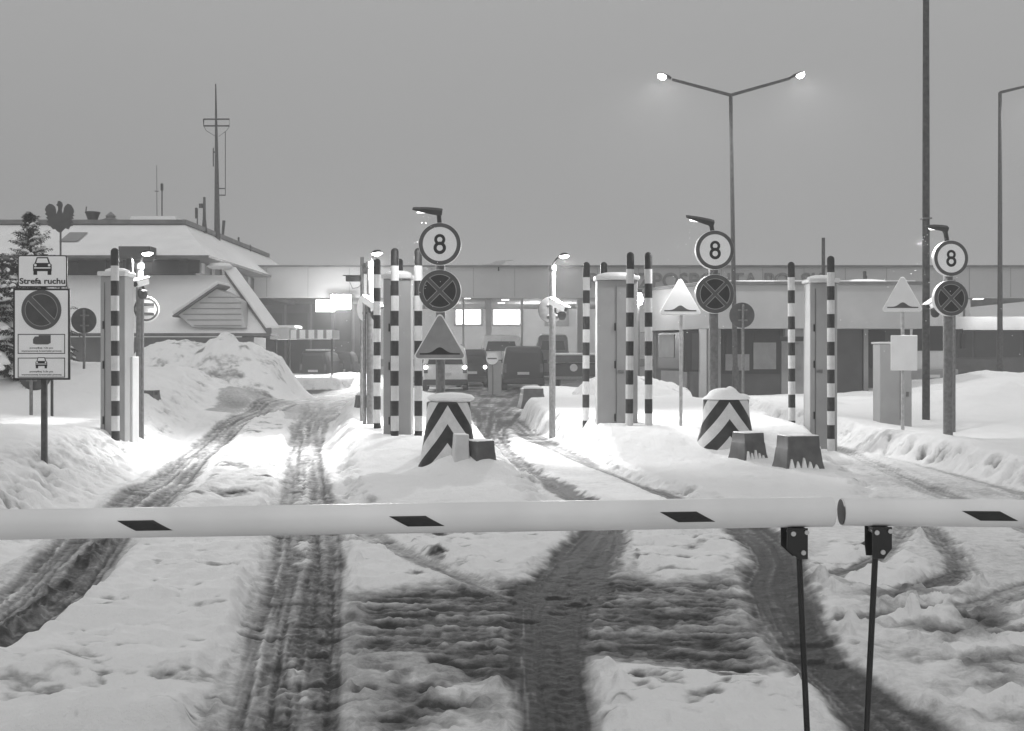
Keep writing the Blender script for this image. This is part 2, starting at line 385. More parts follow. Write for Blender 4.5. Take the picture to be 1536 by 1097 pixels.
    pres = sstep(-.06, .1, fbm(al * .8, al * 0 + 3.3, 2, 51)); k = sstep(-.03, .05, e + fine * .22 + jag * .5 - .01) * pres; S = S * (1 - k) + k * (.74 + fine * .6); Hh = Hh + k * (.018 + micro * .015)
    e, al, ac = track(x, y, [(-90, 1030, 12), (20, 950, 12), (110, 868, 12), (165, 815, 10)])
    k = sstep(-.06, .05, e + fine * .2); S = S - k * .2; Hh = Hh + k * (.035 + fine * .12)
    # banks
    for pl, hh, w in ((BANK_L, .5, 1.3), (BANK_1, .46, .5), (BANK_2, .48, .34), (BANK_R, .38, .55), (FAR_1, .55, .8)):
        d = poly_sd(x, y, pl) + wob * .55
        if pl is BANK_1: hh = .10 + .30 * sstep(14.7, 16.8, y + wob * .6)
        if pl is BANK_R: hh = np.clip(.52 - .11 * (x - 5), .22, .5)
        if pl is BANK_2: hh = .10 + .40 * sstep(15.9, 17.6, y + .12 * (x - 3.5) + wob * .6)
        k = sstep(-.05, w, d); edge = k * (1 - k) * 4
        rough = fbm(x * 4.5, y * 4.5, 4, 17) * .30 + fine * .1
        Hh = Hh * (1 - sstep(-.05, .15, d)) + (hh * k + edge * rough * .55 + big * .14 * k + fine * .012) * sstep(-.05, .15, d)
        pit = np.clip(vnoise(x * 5.5, y * 6.5, 81) * .6 + vnoise(x * 13, y * 13, 82) * .4 - .55, 0, 1) * edge * (1.3 if pl is BANK_R else .7)
        Hh = Hh - pit * .45 + clod * .05 * edge
        s2 = 1.0 + np.clip(fbm(x * 4, y * 4, 4, 18), -1, .02) * .9 * edge - pit * 1.3
        kk = sstep(-.05, .12, d); S = S * (1 - kk) + s2 * kk
    for mx, my, rx, ry, mh in MOUNDS:
        g = np.exp(-((x - mx) / rx) ** 2 - ((y - my) / ry) ** 2); Hh = Hh + mh * g * (1 + big * .5)
    # drifts round the bollards and barrier blocks
    for mx, my, rx, ry, mh in DRIFTS:
        g = np.exp(-((x - mx) / rx) ** 2 - ((y - my) / ry) ** 2); Hh = Hh + mh * g
    grit = np.clip(vnoise(x * 6, y * 9, 61) - .74, 0, 1) * np.clip(vnoise(x * .9, y * .9, 62) - .35, 0, 1) * 6 * np.clip(1.4 - y / 16, 0, 1)
    Hh = Hh - grit * .05; S = S - grit * .55
    Hh = Hh + fine * .012 * near + micro * .002 * near
    return np.maximum(Hh, -.01), np.clip(S, 0, 1.1)
DRIFTS = [(-5.06, 12.3, 1.3, 1.1, .17), (X(692, 14.3), 14.45, .5, .5, .27), (X(755, 14.2), 14.2, .5, .5, .12), (X(600, 13.6), 13.4, .6, .5, .07), (X(1130, 15.9), 16.0, .45, .5, .14), (X(1250, 15.8), 15.7, .5, .4, .05), (X(548, 13.6), 13.6, .5, .35, .10)]

def build_ground():
    nr, nc = 1080, 780
    ys = 3.2 * (95 / 3.2) ** (np.arange(nr) / (nr - 1))
    t = np.linspace(-1, 1, nc)
    Y = np.repeat(ys[:, None], nc, 1); Xx = t[None, :] * (ys[:, None] * .56 + 2.2)
    Hh, S = terrain(Xx, Y)
    rim = np.minimum(1, np.minimum(np.arange(nr)[:, None], nr - 1 - np.arange(nr)[:, None]) / 6.) * np.minimum(1, np.minimum(np.arange(nc)[None, :], nc - 1 - np.arange(nc)[None, :]) / 3.)
    Hh = Hh * rim - .05 * (1 - rim)
    co = np.stack([Xx, Y, Hh], 2).reshape(-1, 3)
    idx = np.arange(nr * nc).reshape(nr, nc)
    q = np.stack([idx[:-1, :-1], idx[:-1, 1:], idx[1:, 1:], idx[1:, :-1]], 2).reshape(-1, 4)
    me = bpy.data.meshes.new('snowy_road')
    me.vertices.add(len(co)); me.vertices.foreach_set('co', co.ravel())
    me.loops.add(q.size); me.loops.foreach_set('vertex_index', q.ravel().astype(np.int32))
    me.polygons.add(len(q)); me.polygons.foreach_set('loop_start', np.arange(0, q.size, 4, dtype=np.int32)); me.polygons.foreach_set('loop_total', np.full(len(q), 4, np.int32))
    me.update(calc_edges=True); me.validate()
    me.polygons.foreach_set('use_smooth', [True] * len(q))
    a = me.attributes.new('snow_cover', 'FLOAT', 'POINT'); a.data.foreach_set('value', S.ravel().astype(np.float32))
    me.materials.append(M['ground'])
    o = bpy.data.objects.new('snowy_road', me); COL.objects.link(o); tag(o, kind='structure')
    g = MB().add([(-590, -590, -.04), (590, -590, -.04), (590, 590, -.04), (-590, 590, -.04)], [(0, 1, 2, 3)]).build('ground', 'roof_snow', smooth=False)
    tag(g, kind='structure')
build_ground()
def gz(x, y):
    h, s = terrain(np.array([[float(x)]]), np.array([[float(y)]])); return float(h[0, 0])

# ------------------------------------------------------------------ booms
def bracket(parent, x, z, lean, flip, yb):
    b = MB(); k = .0023                      # metres per pixel at the boom
    pl = [(-16 * k, 0), (15 * k, 0), (15 * k, -46 * k), (1 * k, -46 * k), (-16 * k, -30 * k)]
    if flip: pl = [(-13 * k, 0), (16 * k, 0), (16 * k, -32 * k), (4 * k, -47 * k), (-11 * k, -47 * k), (-13 * k, -30 * k)]
    b.prism(pl, yb - .035, yb - .029); b.prism([(p[0] - .006, p[1]) for p in pl], yb + .029, yb + .035)
    b.box((0, yb, -.006), (.06, .06, .01))
    o = b.build('support_bracket', 'black_metal', parent, loc=(x, 0, z), bevel=.0012)
    for bx, bz in ((-7, -8), (13, -6), ((8, -36) if not flip else (2, -37))):
        MB().cyl((bx * k, yb - .041, bz * k), (bx * k, yb + .041, bz * k), .0085 if bx != 13 else .008, n=10).build('bolt', 'bolt', o)
    s = MB(); top = Vector((.012 if not flip else -.008, yb, -.075)); gnd = -z + .0
    bot = Vector((top.x + lean, yb, gnd - .02))
    s.cyl(top, bot, .0105, n=12); s.cyl(bot, bot + Vector((0, 0, .012)), .03, n=14)
    s.build('support_rod', 'rod', parent, loc=(x, 0, z))

DB = 3.9; kb = DB / F
def boom(name, label, px0, py0, px1, py1, dia, patches, legs, end):
    a = P(px0, py0, DB); b = P(px1, py1, DB)
    t = thing(name, label, 'barrier boom', (b.x if end == 'r' else a.x, DB, 0.), group='boom barrier arms')
    org = Vector(t.location)
    r = dia * kb / 2
    m = MB().cyl(a - org, b - org, r, n=40, caps=True); m.build('tube', 'boom', t)
    d = (b - a).normalized(); e = a if end == 'l' else b; sgn = -1 if end == 'l' else 1
    c = MB(); ax = d * sgn
    c.tube([e - org + ax * .0005, e - org + ax * .004], [r * .93, r * .93], 32)
    c.build('end_cap', 'block' if end == 'l' else 'boom', t)
    for px, w in patches:                     # curved slanted film on the front of the tube
        f = (px - px0) / (px1 - px0); cc = a.lerp(b, f) - org
        g = MB(); R1 = r + .0012
        def fn(u, v, cc=cc, w=w):
            ang = R(12 - 40 * v) + R(4)
            xx = (u - .5) * w * kb + (v - .5) * 28 * kb
            return cc + d * xx + Vector((0, -math.cos(ang) * R1, math.sin(ang) * R1))
        g.grid(6, 8, fn)
        o = g.build('reflective_patch', 'black', t)
        so = o.modifiers.new('film', 'SOLIDIFY'); so.thickness = .001; so.offset = -1
    for px, lean, flip in legs:
        f = (px - px0) / (px1 - px0); cc = a.lerp(b, f) - org
        bracket(t, cc.x, cc.z + org.z - r * .98, lean, flip, cc.y)
boom('barrier_boom', 'long white boom arm with black slanted patches, ending at a gap between support rods', -640, 797.5, 1247, 767.5, 45, [(-180, 54), (224, 54), (627, 54), (1028, 54)], [(1193, .045, False)], 'r')
boom('barrier_boom', 'shorter white boom arm with dark open end facing the gap', 1263, 768, 2100, 776, 41, [(1477, 56), (1880, 56)], [(1317, -.05, True)], 'l')

# ------------------------------------------------------------------ striped posts
def striped_post(r=.06, h=3.23):
    prof = [(r, -.2)]; mats = []
    top = h - r
    edges = [h - .27 - .225 * k for k in range(16)]
    zs = sorted([e for e in edges if e > -.2])
    for z in zs:
        prof += [(r, z - .0005), (r, z + .0005)]
    prof += [(r, top)] + [(r * math.cos(R(a)), top + r * math.sin(R(a))) for a in (20, 40, 60, 78, 88)]
    def mf(i):
        zm = (prof[i][1] + prof[i + 1][1]) / 2
        if zm > h - .27: return 1
        return 0 if int((h - .27 - zm) / .225) % 2 == 0 else 1
    return MB().lathe(prof, 24, matf=mf)
POSTS = [(173.5, 17.0, 'striped post on the face of the tall column right of the zone sign'),
         (196.5, 18.7, 'striped post left of the lit lamp pole with the white disc'),
         (566, 18.9, 'striped post just right of the brightly lit lamp pole, left of the central column'),
         (592, 17.0, 'striped post standing right before the central grey column'),
         (627.5, 17.0, 'striped post partly hidden by the signs above the dull triangle'),
         (601, 18.9, 'striped post behind the central column, only its black tip showing'),
         (878.5, 19.6, 'striped post left of the wide grey column, right of the lamp pole with a camera'),
         (907, 19.6, 'striped post whose black tip rises from behind the wide grey column'),
         (943.5, 17.7, 'striped post on the right edge of the wide grey column'),
         (973, 17.7, 'striped post alone beside the flaring lamp, left of the pale triangle sign'),
         (1188, 19.6, 'striped post before the booth window, left of the small grey column'),
         (1246.5, 18.4, 'striped post on the right edge of the small grey column before the booth')]
pm = None
for px, d, lab in POSTS:
    if pm is None:
        o = striped_post().build('striped_post', ['post_white', 'post_black']); pm = o
    else:
        o = pm.copy(); COL.objects.link(o)
    o.location = (X(px, d), d, 0); o.rotation_euler = (R(random.uniform(-.4, .4)), R(random.uniform(-.4, .4)), 0)
    tag(o, lab, 'striped post', 'black and white striped gate posts')

# ------------------------------------------------------------------ gate columns
def column(label, px0, px1, ptop, d, cap=True, extra=None, side=0):
    x0, x1 = X(px0, d), X(px1, d); w = x1 - x0; h = Z(ptop, d)
    t = thing('gate_column', label, 'gate column', ((x0 + x1) / 2, d + .25, 0), group='grey gate columns')
    MB().box((0, 0, h / 2 - .1), (w, .42, h + .2)).build('column_body', 'cabinet', t, bevel=.012)
    dd = MB(); f = .06 if side == 0 else side
    dd.box((f, -.214, h / 2), (.006, .012, h - .2))
    dd.build('door_seam', 'sign_back', t)
    for z in (h - .75, h * .52, h * .22): MB().box((f - .02, -.219, z), (.02, .022, .12)).build('hinge', 'black_metal', t, bevel=.003)
    if cap:
        MB().box((0, -.02, h + .035), (w + .06, .52, .07)).build('cap', 'cabinet_light', t, bevel=.02)
        MB().lathe([(.001, 0), (.5, .0), (.47, .035), (.3, .06), (.001, .07)], 20, (0, 0, 0), sx=w * .98, sy=.46).build('snow_cap', 'snow', t, loc=(0, 0, h + .07))
    if extra == 'label':
        MB().box((f + .07, -.217, h * .48), (.1, .014, .05)).build('latch_plate', 'galv', t, bevel=.003)
    return t
c1 = column('tall grey gate column with flat cap right of the traffic zone sign', 149, 186, 414, 17.3, True, None, -.12)
MB().box((X(191, 17.6) - X(167.5, 17.3), .2, .72), (.17, .3, 1.75)).build('side_cabinet', 'cabinet_light', c1, bevel=.01)
column('grey gate column on the first snowy island, behind a striped post', 574.5, 616, 418, 17.35, True, None, -.1)
column('widest grey gate column on the middle island with a latch plate', 896, 957, 420, 18.1, True, 'label', -.02)
column('small grey gate column in front of the low booth with a latch plate', 1216, 1257, 424, 18.75, True, 'label', -.14)
t = thing('service_cabinet', 'low grey service cabinet behind the glaring white panel sign', 'cabinet', (X(1346, 22), 22.3, 0))
MB().box((0, 0, Z(516, 22) / 2), (.62, .45, Z(516, 22))).build('cabinet_body', 'cabinet', t, bevel=.015)
MB().box((0, 0, Z(516, 22) + .02), (.68, .5, .04)).build('cabinet_roof', 'cabinet_light', t, bevel=.015)
MB().box((.08, -.228, .95), (.008, .01, 1.2)).build('door_seam', 'sign_back', t)
MB().box((.22, -.235, .85), (.05, .02, .09)).build('latch', 'galv', t)

# ------------------------------------------------------------------ signs
def disc(y0, y1, r, n=48, c=(0, 0, 0)):
    return MB().prism([(r * math.cos(2 * math.pi * k / n), r * math.sin(2 * math.pi * k / n)) for k in range(n)], y0, y1, c)
def speed_disc(parent, loc, r, rz=0., th=.09):
    o = disc(0, th, r).build('speed_limit_disc', 'sign_rim', parent, loc=loc, bevel=.006); o.rotation_euler = (0, 0, rz)
    MB().ring(r * .80, r * .985, -.004, .0).build('red_ring', 'sign_ring', o)
    disc(-.0025, 0, r * .80).build('white_field', 'sign_white', o)
    k = r / .3
    g = MB()
    g.ring(.037 * k, .078 * k, -.005, -.0026, (0, 0, .062 * k), 36); g.ring(.043 * k, .088 * k, -.0052, -.0026, (0, 0, -.055 * k), 36)
    g.build('numeral', 'black', o)
    return o
def sector(r, gap, q):
    """quarter field between the two diagonals, shrunk by gap from each; q = 0..3"""
    pts = []; a0 = math.asin(gap / r)
    c = gap * math.sqrt(2); pts.append((c * math.cos(math.pi / 4 + math.pi / 4), c * math.sin(math.pi / 2)))
    for k in range(17):
        w = math.pi / 4 + a0 + (math.pi / 2 - 2 * a0) * k / 16
        pts.append((r * math.cos(w), r * math.sin(w)))
    an = q * math.pi / 2
    return [(x * math.cos(an) - z * math.sin(an), x * math.sin(an) + z * math.cos(an)) for x, z in pts]
def stop_disc(parent, loc, r, rz=0., th=.09):
    o = disc(0, th, r).build('no_stopping_disc', ['sign_rim'], parent, loc=loc, bevel=.006); o.rotation_euler = (0, 0, rz)
    disc(-.003, 0, r * .985).build('red_field', 'sign_ring', o)
    a = MB(); b = MB()
    for q in range(4):
        a.prism(sector(r * .79, r * .075, q), -.0045, -.0031); b.prism(sector(r * .755, r * .105, q), -.006, -.0046)
    a.build('white_outline', 'sign_line', o); b.build('blue_field', 'sign_blue', o)
    return o
def round_tri(s, r, n=8):
    h = s * math.sqrt(3) / 2; pts = []
    for cx, cz, a in ((-s / 2, -h / 3, 210), (s / 2, -h / 3, 330), (0, 2 * h / 3, 90)):
        f = 1 - r * 2 / (s / math.sqrt(3)); x, z = cx * f, cz * f
        for k in range(n + 1):
            w = R(a - 60 + 120 * k / n); pts.append((x + r * math.cos(w), z + r * math.sin(w)))
    return pts
def hump_tri(parent, loc, s, face, rim, bump='black', rz=0., th=.03):
    o = MB().prism(round_tri(s, s * .06), 0, th).build('hump_triangle', rim, parent, loc=loc, bevel=.004); o.rotation_euler = (0, 0, rz)
    MB().prism(round_tri(s * .93, s * .05), -.003, 0).build('sign_face', face, o)
    pl = [(-.36 * s, -.205 * s)] + [(x * s, (-.178 + .105 * math.exp(-(x / .095) ** 2 / 1.6)) * s) for x in [-.36 + .72 * k / 28 for k in range(29)]] + [(.36 * s, -.205 * s)]
    MB().prism(pl, -.0055, -.0031).build('hump_symbol', bump, o)
    return o
def lamp_head(parent, loc, rz, pitch=R(8), lens='lens_soft', L=.42):
    """flat LED head: pole socket at loc, body reaching along local -X"""
    m = MB()
    pr = [(.07, -.045), (.07, .055), (-.02, .06), (-.16, .05), (-L + .04, .022), (-L, .008), (-L + .02, -.006), (-.2, -.03), (-.05, -.05)]
    m.prism([(a, b * .72) for a, b in pr], -.055, .055)
    o = m.build('lamp_head', 'dark_metal', parent, loc=loc, bevel=.012); o.rotation_euler = (R(26), pitch, rz)
    MB().box((-L * .55, 0, -.028), (L * .5, .08, .008), Matrix.Rotation(R(-7), 3, 'Y')).build('lamp_lens', lens, o)
    return o

def sign_post(label, px, p8, pX, r8px, d, base_z=0., tri=None, head=None, rz=0., lamp=None, ly=.12):
    x = X(px, d); t = thing('sign_post', label, 'road sign', (x, d, 0), group='speed limit sign posts with lamps')
    k = d / F; r = r8px * k; rp = 7 * k
    z8, zX = Z(p8, d), Z(pX, d)
    m = MB(); m.cyl((0, .16, -.2), (0, .16, z8 + r * .6), rp, n=20); m.build('pole', 'galv', t)
    speed_disc(t, (0, .02, z8), r, rz); stop_disc(t, (0, .02, zX), r, rz)
    for z in (z8, zX): MB().box((0, .125, z), (.3, .03, .05)).build('sign_bracket', 'galv_light', t)
    if tri: hump_tri(t, (0, .03, Z(tri[0], d)), tri[1] * k, 'sign_shaded', 'sign_yellow')
    if head:
        (ex, ez), pitch, L, rzh = head
        E = Vector((X(ex, d) - x, .16, Z(ez, d)))
        S0 = Vector((0, .16, z8 + r * .6))
        MB().tube([S0, S0.lerp(E, .35) + Vector((.0, 0, .06)), S0.lerp(E, .75) + Vector((.012, 0, .03)), E], [rp * .5] * 4, 10).build('lamp_arm', 'dark_metal', t)
        hd = lamp_head(t, E + Vector((.0, 0, .02)), rzh, pitch, 'lens_soft', L)
        light('SPOT', E + Vector((-.25, ly, -.08)), lamp, t, .06, E + Vector((-.2, 1.2, -4)), 160, .9)
    return t
POW = 90
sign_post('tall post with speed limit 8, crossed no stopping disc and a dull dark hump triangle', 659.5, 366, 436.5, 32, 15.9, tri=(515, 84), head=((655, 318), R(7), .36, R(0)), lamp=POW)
sign_post('speed limit 8 and crossed disc on post behind the second chevron bollard', 1073, 375, 441, 29.5, 17.3, head=((1067, 334), R(14), .38, R(0)), lamp=POW * 1.5, rz=R(4), ly=.25)
sign_post('speed limit 8 and crossed disc on the rightmost post on the open snow', 1427.5, 387.5, 447.5, 27, 18.9, head=((1421, 343), R(6), .3, R(0)), lamp=POW * 1.6, rz=R(6))

def tri_sign(label, px, py, spx, d, rz=0., panel=None):
    k = d / F; t = thing('hump_sign', label, 'warning sign', (X(px + 1.5, d), d, 0), group='triangular speed hump signs')
    s = spx * k * 1.06
    MB().cyl((0, .05, -.2), (0, .05, Z(py, d) + s * .3), 2.6 * k, n=12).build('pole', 'galv_light', t)
    hump_tri(t, (-1.5 * k, 0, Z(py, d)), s, 'sign_yellow', 'sign_rim', 'sign_ring', rz)
    if panel:
        x0, y0, x1, y1 = panel
        w, h = (x1 - x0) * k, (y1 - y0) * k; cx = X((x0 + x1) / 2, d) - t.location.x; cz = Z((y0 + y1) / 2, d)
        b = MB(); b.box((cx, 0, cz), (w, .03, h)); o = b.build('white_panel', 'sign_white', t, bevel=.012)
    return t
tri_sign('pale hump warning triangle on a thin pole left of the second chevron bollard', 1020.5, 453.5, 63, 17.9)
tri_sign('pale hump warning triangle on a thin pole above a glaring white panel', 1354, 449, 61, 18.9, panel=(1336, 503, 1376, 556))

# the traffic zone sign at the left edge
D = 12.2; k = D / F
t = thing('zone_sign', 'two panel traffic zone sign with car pictogram and no parking symbol in the left bank', 'road sign', (X(63, D), D, 0))
x0 = X(63, D)
MB().box((0, .06, 1.2), (.055, .055, 2.8)).build('pole', 'rust', t, bevel=.006)
def zplate(name, px0, py0, px1, py1, frame, y, rr):
    w, h = (px1 - px0) * k, (py1 - py0) * k; cx = X((px0 + px1) / 2, D) - x0; cz = Z((py0 + py1) / 2, D)
    def rrect(w, h, r):
        pts = []
        for sx, sz, a in ((1, 1, 0), (-1, 1, 90), (-1, -1, 180), (1, -1, 270)):
            for q in range(6): pts.append((sx * (w / 2 - r) + r * math.cos(R(a + 18 * q)), sz * (h / 2 - r) + r * math.sin(R(a + 18 * q))))
        return pts
    o = MB().prism(rrect(w, h, rr), 0, .018).build(name, 'black', t, loc=(cx, y, cz))
    MB().prism(rrect(w - frame * 2, h - frame * 2, max(.004, rr - frame)), -.0025, 0).build('panel_face', 'sign_white', o)
    return o, w, h
def car_picto(parent, c, s, y=-.0045):
    g = MB()
    g.prism([(c[0] + a * s, c[1] + b * s) for a, b in ((-.42, .12), (-.3, .45), (.3, .45), (.42, .12), (.5, .05), (.5, -.3), (-.5, -.3), (-.5, .05))], y, y + .0015)
    for sx in (-1, 1): g.prism([(c[0] + (sx * .38 + a) * s, c[1] + b * s) for a, b in ((-.1, -.5), (.1, -.5), (.1, -.28), (-.1, -.28))], y, y + .0015)
    g.build('car_pictogram', 'black', parent)
    w = MB()
    w.prism([(c[0] + a * s, c[1] + b * s) for a, b in ((-.33, .14), (-.25, .39), (.25, .39), (.33, .14))], y - .0018, y - .0004)
    w.prism([(c[0] + a * s, c[1] + b * s) for a, b in ((-.44, -.1), (.44, -.1), (.44, -.16), (-.44, -.16))], y - .0018, y - .0004)
    for sx in (-1, 1): w.prism([(c[0] + (sx * .37 + .07 * math.cos(q * math.pi / 5)) * s, c[1] + (.02 + .07 * math.sin(q * math.pi / 5)) * s) for q in range(10)], y - .0018, y - .0004)
    w.build('pictogram_highlight', 'sign_white', parent)
o, w, h = zplate('upper_panel', 27, 383, 101, 431, .012, -.004, .03)
car_picto(o, (-.0, .06), .2)
text('Strefa ruchu', .062, 'black', o, (0, -.0045, -.135), width=.49, bold=.018, depth=.002)
o, w, h = zplate('lower_panel', 20, 433, 105, 570, .02, -.004, .008)
cz = .26; r = .215
dk = disc(-.0055, -.0027, r, c=(0, 0, cz)).build('no_parking_disc', 'sign_ring', o)
g = MB(); g2 = MB()
for q in (0, 1):
    def seg(rr, off):
        a = math.asin(off / rr); ps = [(rr * math.cos(R(-45) + a + (math.pi - 2 * a) * n / 24), rr * math.sin(R(-45) + a + (math.pi - 2 * a) * n / 24)) for n in range(25)]
        return [(x * (1 - 2 * q), z * (1 - 2 * q) + cz) for x, z in ps]
    g.prism(seg(r * .82, r * .12), -.007, -.0056); g2.prism(seg(r * .79, r * .155), -.0085, -.0071)
g.build('white_outline', 'sign_line', dk); g2.build('blue_field', 'sign_blue2', dk)
for cz, lines, kind in ((-.105, ('powyżej 12t po', 'wyznaczonej krawędzi prawej'), 'truck'), (-.36, ('powyżej 3,5t po', 'wyznaczonej krawędzi prawej'), 'car')):
    fr = MB(); W, Hh = .50, .205
    for a in (-1, 1):
        fr.box((a * W / 2, -.0035, cz), (.008, .002, Hh + .008)); fr.box((0, -.0035, cz + a * Hh / 2), (W - .008, .002, .008))
    fr.build('plate_border', 'black', o)
    if kind == 'car': car_picto(o, (.0, cz + .055), .125)
    else:
        MB().prism([(-.09, cz + .005), (-.09, cz + .05), (-.07, cz + .08), (-.03, cz + .08), (-.03, cz + .095), (.1, cz + .095), (.1, cz + .01), (.07, cz - .005), (-.06, cz - .005)], -.005, -.0027).build('truck_pictogram', 'sign_ring', o)
    text(lines[0], .018, 'sign_ring', o, (0, -.004, cz - .05), width=.25, depth=.001, bold=.01)
    text(lines[1], .018, 'sign_ring', o, (0, -.004, cz - .083), width=.43, depth=.001, bold=.01)

def back_sign(label, px, py, rpx, d, polepx=None, mats='sign_back', rz=0., faceaway=True, poletop=None, tilt=0):
    k = d / F; x = X(px, d); t = thing('round_sign', label, 'road sign', (x, d, 0), rz, 'round signs seen from behind')
    z = Z(py, d); r = rpx * k
    disc(0, .025, r, c=(0, 0, z)).build('sign_disc', mats, t, bevel=.004)
    pw = .03
    pp = (X(polepx, d) - x) if polepx else 0
    MB().cyl((pp, -.035, -.2), (pp, -.035, z + (r * .85)), pw, n=14).build('pole', 'galv', t)
    for a in (-.4, .4): MB().box((pp, -.008, z + a * r), (.2 if abs(pp) < .1 else .1, .016, .035)).build('clamp', 'galv', t)
    return t
back_sign('dark round sign back on thin pole between zone sign and tall column', 125.5, 481, 19, 26, 127)
back_sign('dark round sign back low in the snow, mostly hidden behind the zone sign panel', 52, 561, 25, 20, 48)
back_sign('dark round sign back on a thin pole right of the second crossed disc', 1113, 473, 19, 24, 1114)
s1 = MB().cyl((0, 0, -.2), (0, 0, Z(545, 20)), .025, n=10).build('marker_stake', 'dark_metal', loc=(X(78, 20), 20, 0))
tag(s1, 'thin dark stake in the snow just right of the zone sign pole', 'stake')

# ------------------------------------------------------------------ lamp poles with cameras
def lamp_pole(label, px, ptop, wpx, d, headpx, headpy, direction, pw, lit=True, polemat='galv', face=-1):
    k = d / F; x = X(px, d); t = thing('lamp_pole', label, 'lamp pole', (x, d, 0), group='gate lamp poles with cameras')
    zt = Z(ptop, d); r = wpx * k / 2
    MB().cyl((0, 0, -.2), (0, 0, zt), r, n=20).build('pole', polemat, t)
    MB().cyl((0, 0, zt - .02), (0, 0, zt + .07), r * 1.25, n=20).build('collar', polemat, t)
    hx, hz = X(headpx, d) - x, Z(headpy, d)
    sg = 1 if hx > 0 else -1
    MB().tube([(0, 0, zt + .05), (sg * .02, 0, zt + .1), (hx * .35, -.01, hz - .05), (hx * .6, -.02, hz)], .018, 10).build('lamp_arm', 'dark_metal', t)
    hd = MB(); hd.lathe([(.001, .0), (.5, .0), (.48, .3), (.3, .8), (.001, 1)], 18, (0, 0, 0), sx=.2, sy=.12)
    for i, v in enumerate(hd.v): hd.v[i] = (v[0], v[1], v[2] * .07)
    o = hd.build('lamp_head', 'dark_metal', t, loc=(hx, -.06, hz)); o.rotation_euler = (R(-14), R(-6 * sg), 0)
    ln = MB(); ln.lathe([(.001, -.035), (.3, -.03), (.46, -.005), (.46, 0)], 18, sx=.2, sy=.12); ln.build('lamp_lens', 'lens', o)
    light('SPOT', Vector((hx, -.1, hz - .07)), pw, t, .07, Vector((hx * .3, -1.3, 0)), 172, 1.)
    return t
def camera(label, px, py, d, rz, L=.36, pitch=R(12), dome=True, mt='sign_rim'):
    t = thing('security_camera', label, 'security camera', P(px, py, d), rz, 'security cameras on the gate lamp poles')
    o = MB().box((0, 0, 0), (L, .12, .11)).build('housing', mt, t, bevel=.012); o.rotation_euler = (0, pitch, 0)
    MB().box((.02, 0, .066), (L + .07, .145, .012)).build('sunshield', mt, o, bevel=.003)
    MB().cyl((L / 2, 0, 0), (L / 2 + .02, 0, 0), .042, n=16).build('lens', 'black_metal', o)
    MB().tube([(-.06, 0, -.05), (-.07, .03, -.13), (-.05, .09, -.15)], .022, 8).build('mount_arm', 'dark_metal', t)
    if dome:
        MB().lathe([(.001, -.085), (.05, -.07), (.075, -.03), (.08, .0), (.085, .05), (.06, .08), (.001, .09)], 18).build('dome', 'dark_metal', t, loc=(.05, .06, -.2))
    return t
lamp_pole('lit lamp pole with a pale round sign behind the left striped posts', 209.5, 402, 10.5, 19.0, 223, 381, 1, 420)
camera('bright camera housing under the lamp left of the snow pile', 211, 424, 18.8, R(-100), dome=True)
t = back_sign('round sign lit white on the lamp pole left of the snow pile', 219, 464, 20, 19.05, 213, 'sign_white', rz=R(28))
wd = [c for c in kids(t) if c.name.startswith('sign_disc')][0]; kz = Z(464, 19.05)
MB().ring(.17, .2, -.004, 0, (0, 0, kz), 32).build('dark_ring', 'sign_ring', wd)
for dz in (.08, -.08): MB().box((.03, -.006, kz + dz), (.2, .004, .05)).build('dark_bar', 'sign_ring', wd)
lamp_pole('lit lamp pole with camera left of the central striped posts', 555.5, 399, 10.5, 19.6, 566, 381, 1, 1200)
camera('camera housing aimed away below the lamp left of the central striped posts', 557, 456, 19.35, R(-35), pitch=R(28))
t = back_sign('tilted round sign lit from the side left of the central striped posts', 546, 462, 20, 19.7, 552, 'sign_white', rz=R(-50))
pk = 21 / F
t = thing('camera_mast', 'thin camera mast with a side arm camera left of the central lamp pole', 'camera mast', (X(543, 21), 21, 0))
MB().cyl((0, 0, -.2), (0, 0, Z(386, 21)), .035, n=12).build('pole', 'galv', t)
MB().box((.1, 0, Z(403, 21)), (.14, .16, .2)).build('junction_box', 'dark_metal', t, bevel=.01)
o = MB().box((-.16, -.02, 0), (.27, .1, .1)).build('side_camera', 'dark_metal', t, loc=(0, 0, Z(418.5, 21)), bevel=.012)
MB().box((-.18, -.02, .06), (.33, .13, .012)).build('sunshield', 'dark_metal', o)
MB().tube([(0, -.03, Z(427, 21)), (-.08, -.03, Z(432, 21)), (-.17, -.03, Z(433, 21)), (-.22, -.03, Z(424, 21))], .006, 6).build('cable', 'black_metal', t)
lamp_pole('lit lamp pole with camera and dark disc, standing before the dark parked van', 828.5, 404, 9.5, 21.5, 846, 385, 1, 1150)
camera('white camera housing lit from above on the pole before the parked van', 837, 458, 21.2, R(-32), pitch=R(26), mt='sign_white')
t = back_sign('dark round disc behind the camera before the parked van', 827, 465, 20, 21.75, 829, 'sign_back')
t = thing('lamp_pole', 'short lamp pole with a lit camera half hidden by the rightmost crossed disc', 'lamp pole', (X(1428.5, 20.3), 20.3, 0), group='gate lamp poles with cameras')
MB().cyl((0, 0, -.2), (0, 0, Z(420, 20.3)), .055, n=16).build('pole', 'galv', t)
MB().tube([(0, 0, Z(455, 20.3)), (-.2, 0, Z(457, 20.3)), (-.4, -.02, Z(458, 20.3))], .022, 8).build('bracket_arm', 'dark_metal', t)
camera('bright camera housing left of the rightmost crossed disc', 1402, 453, 20.2, R(205), pitch=R(28), mt='sign_white')

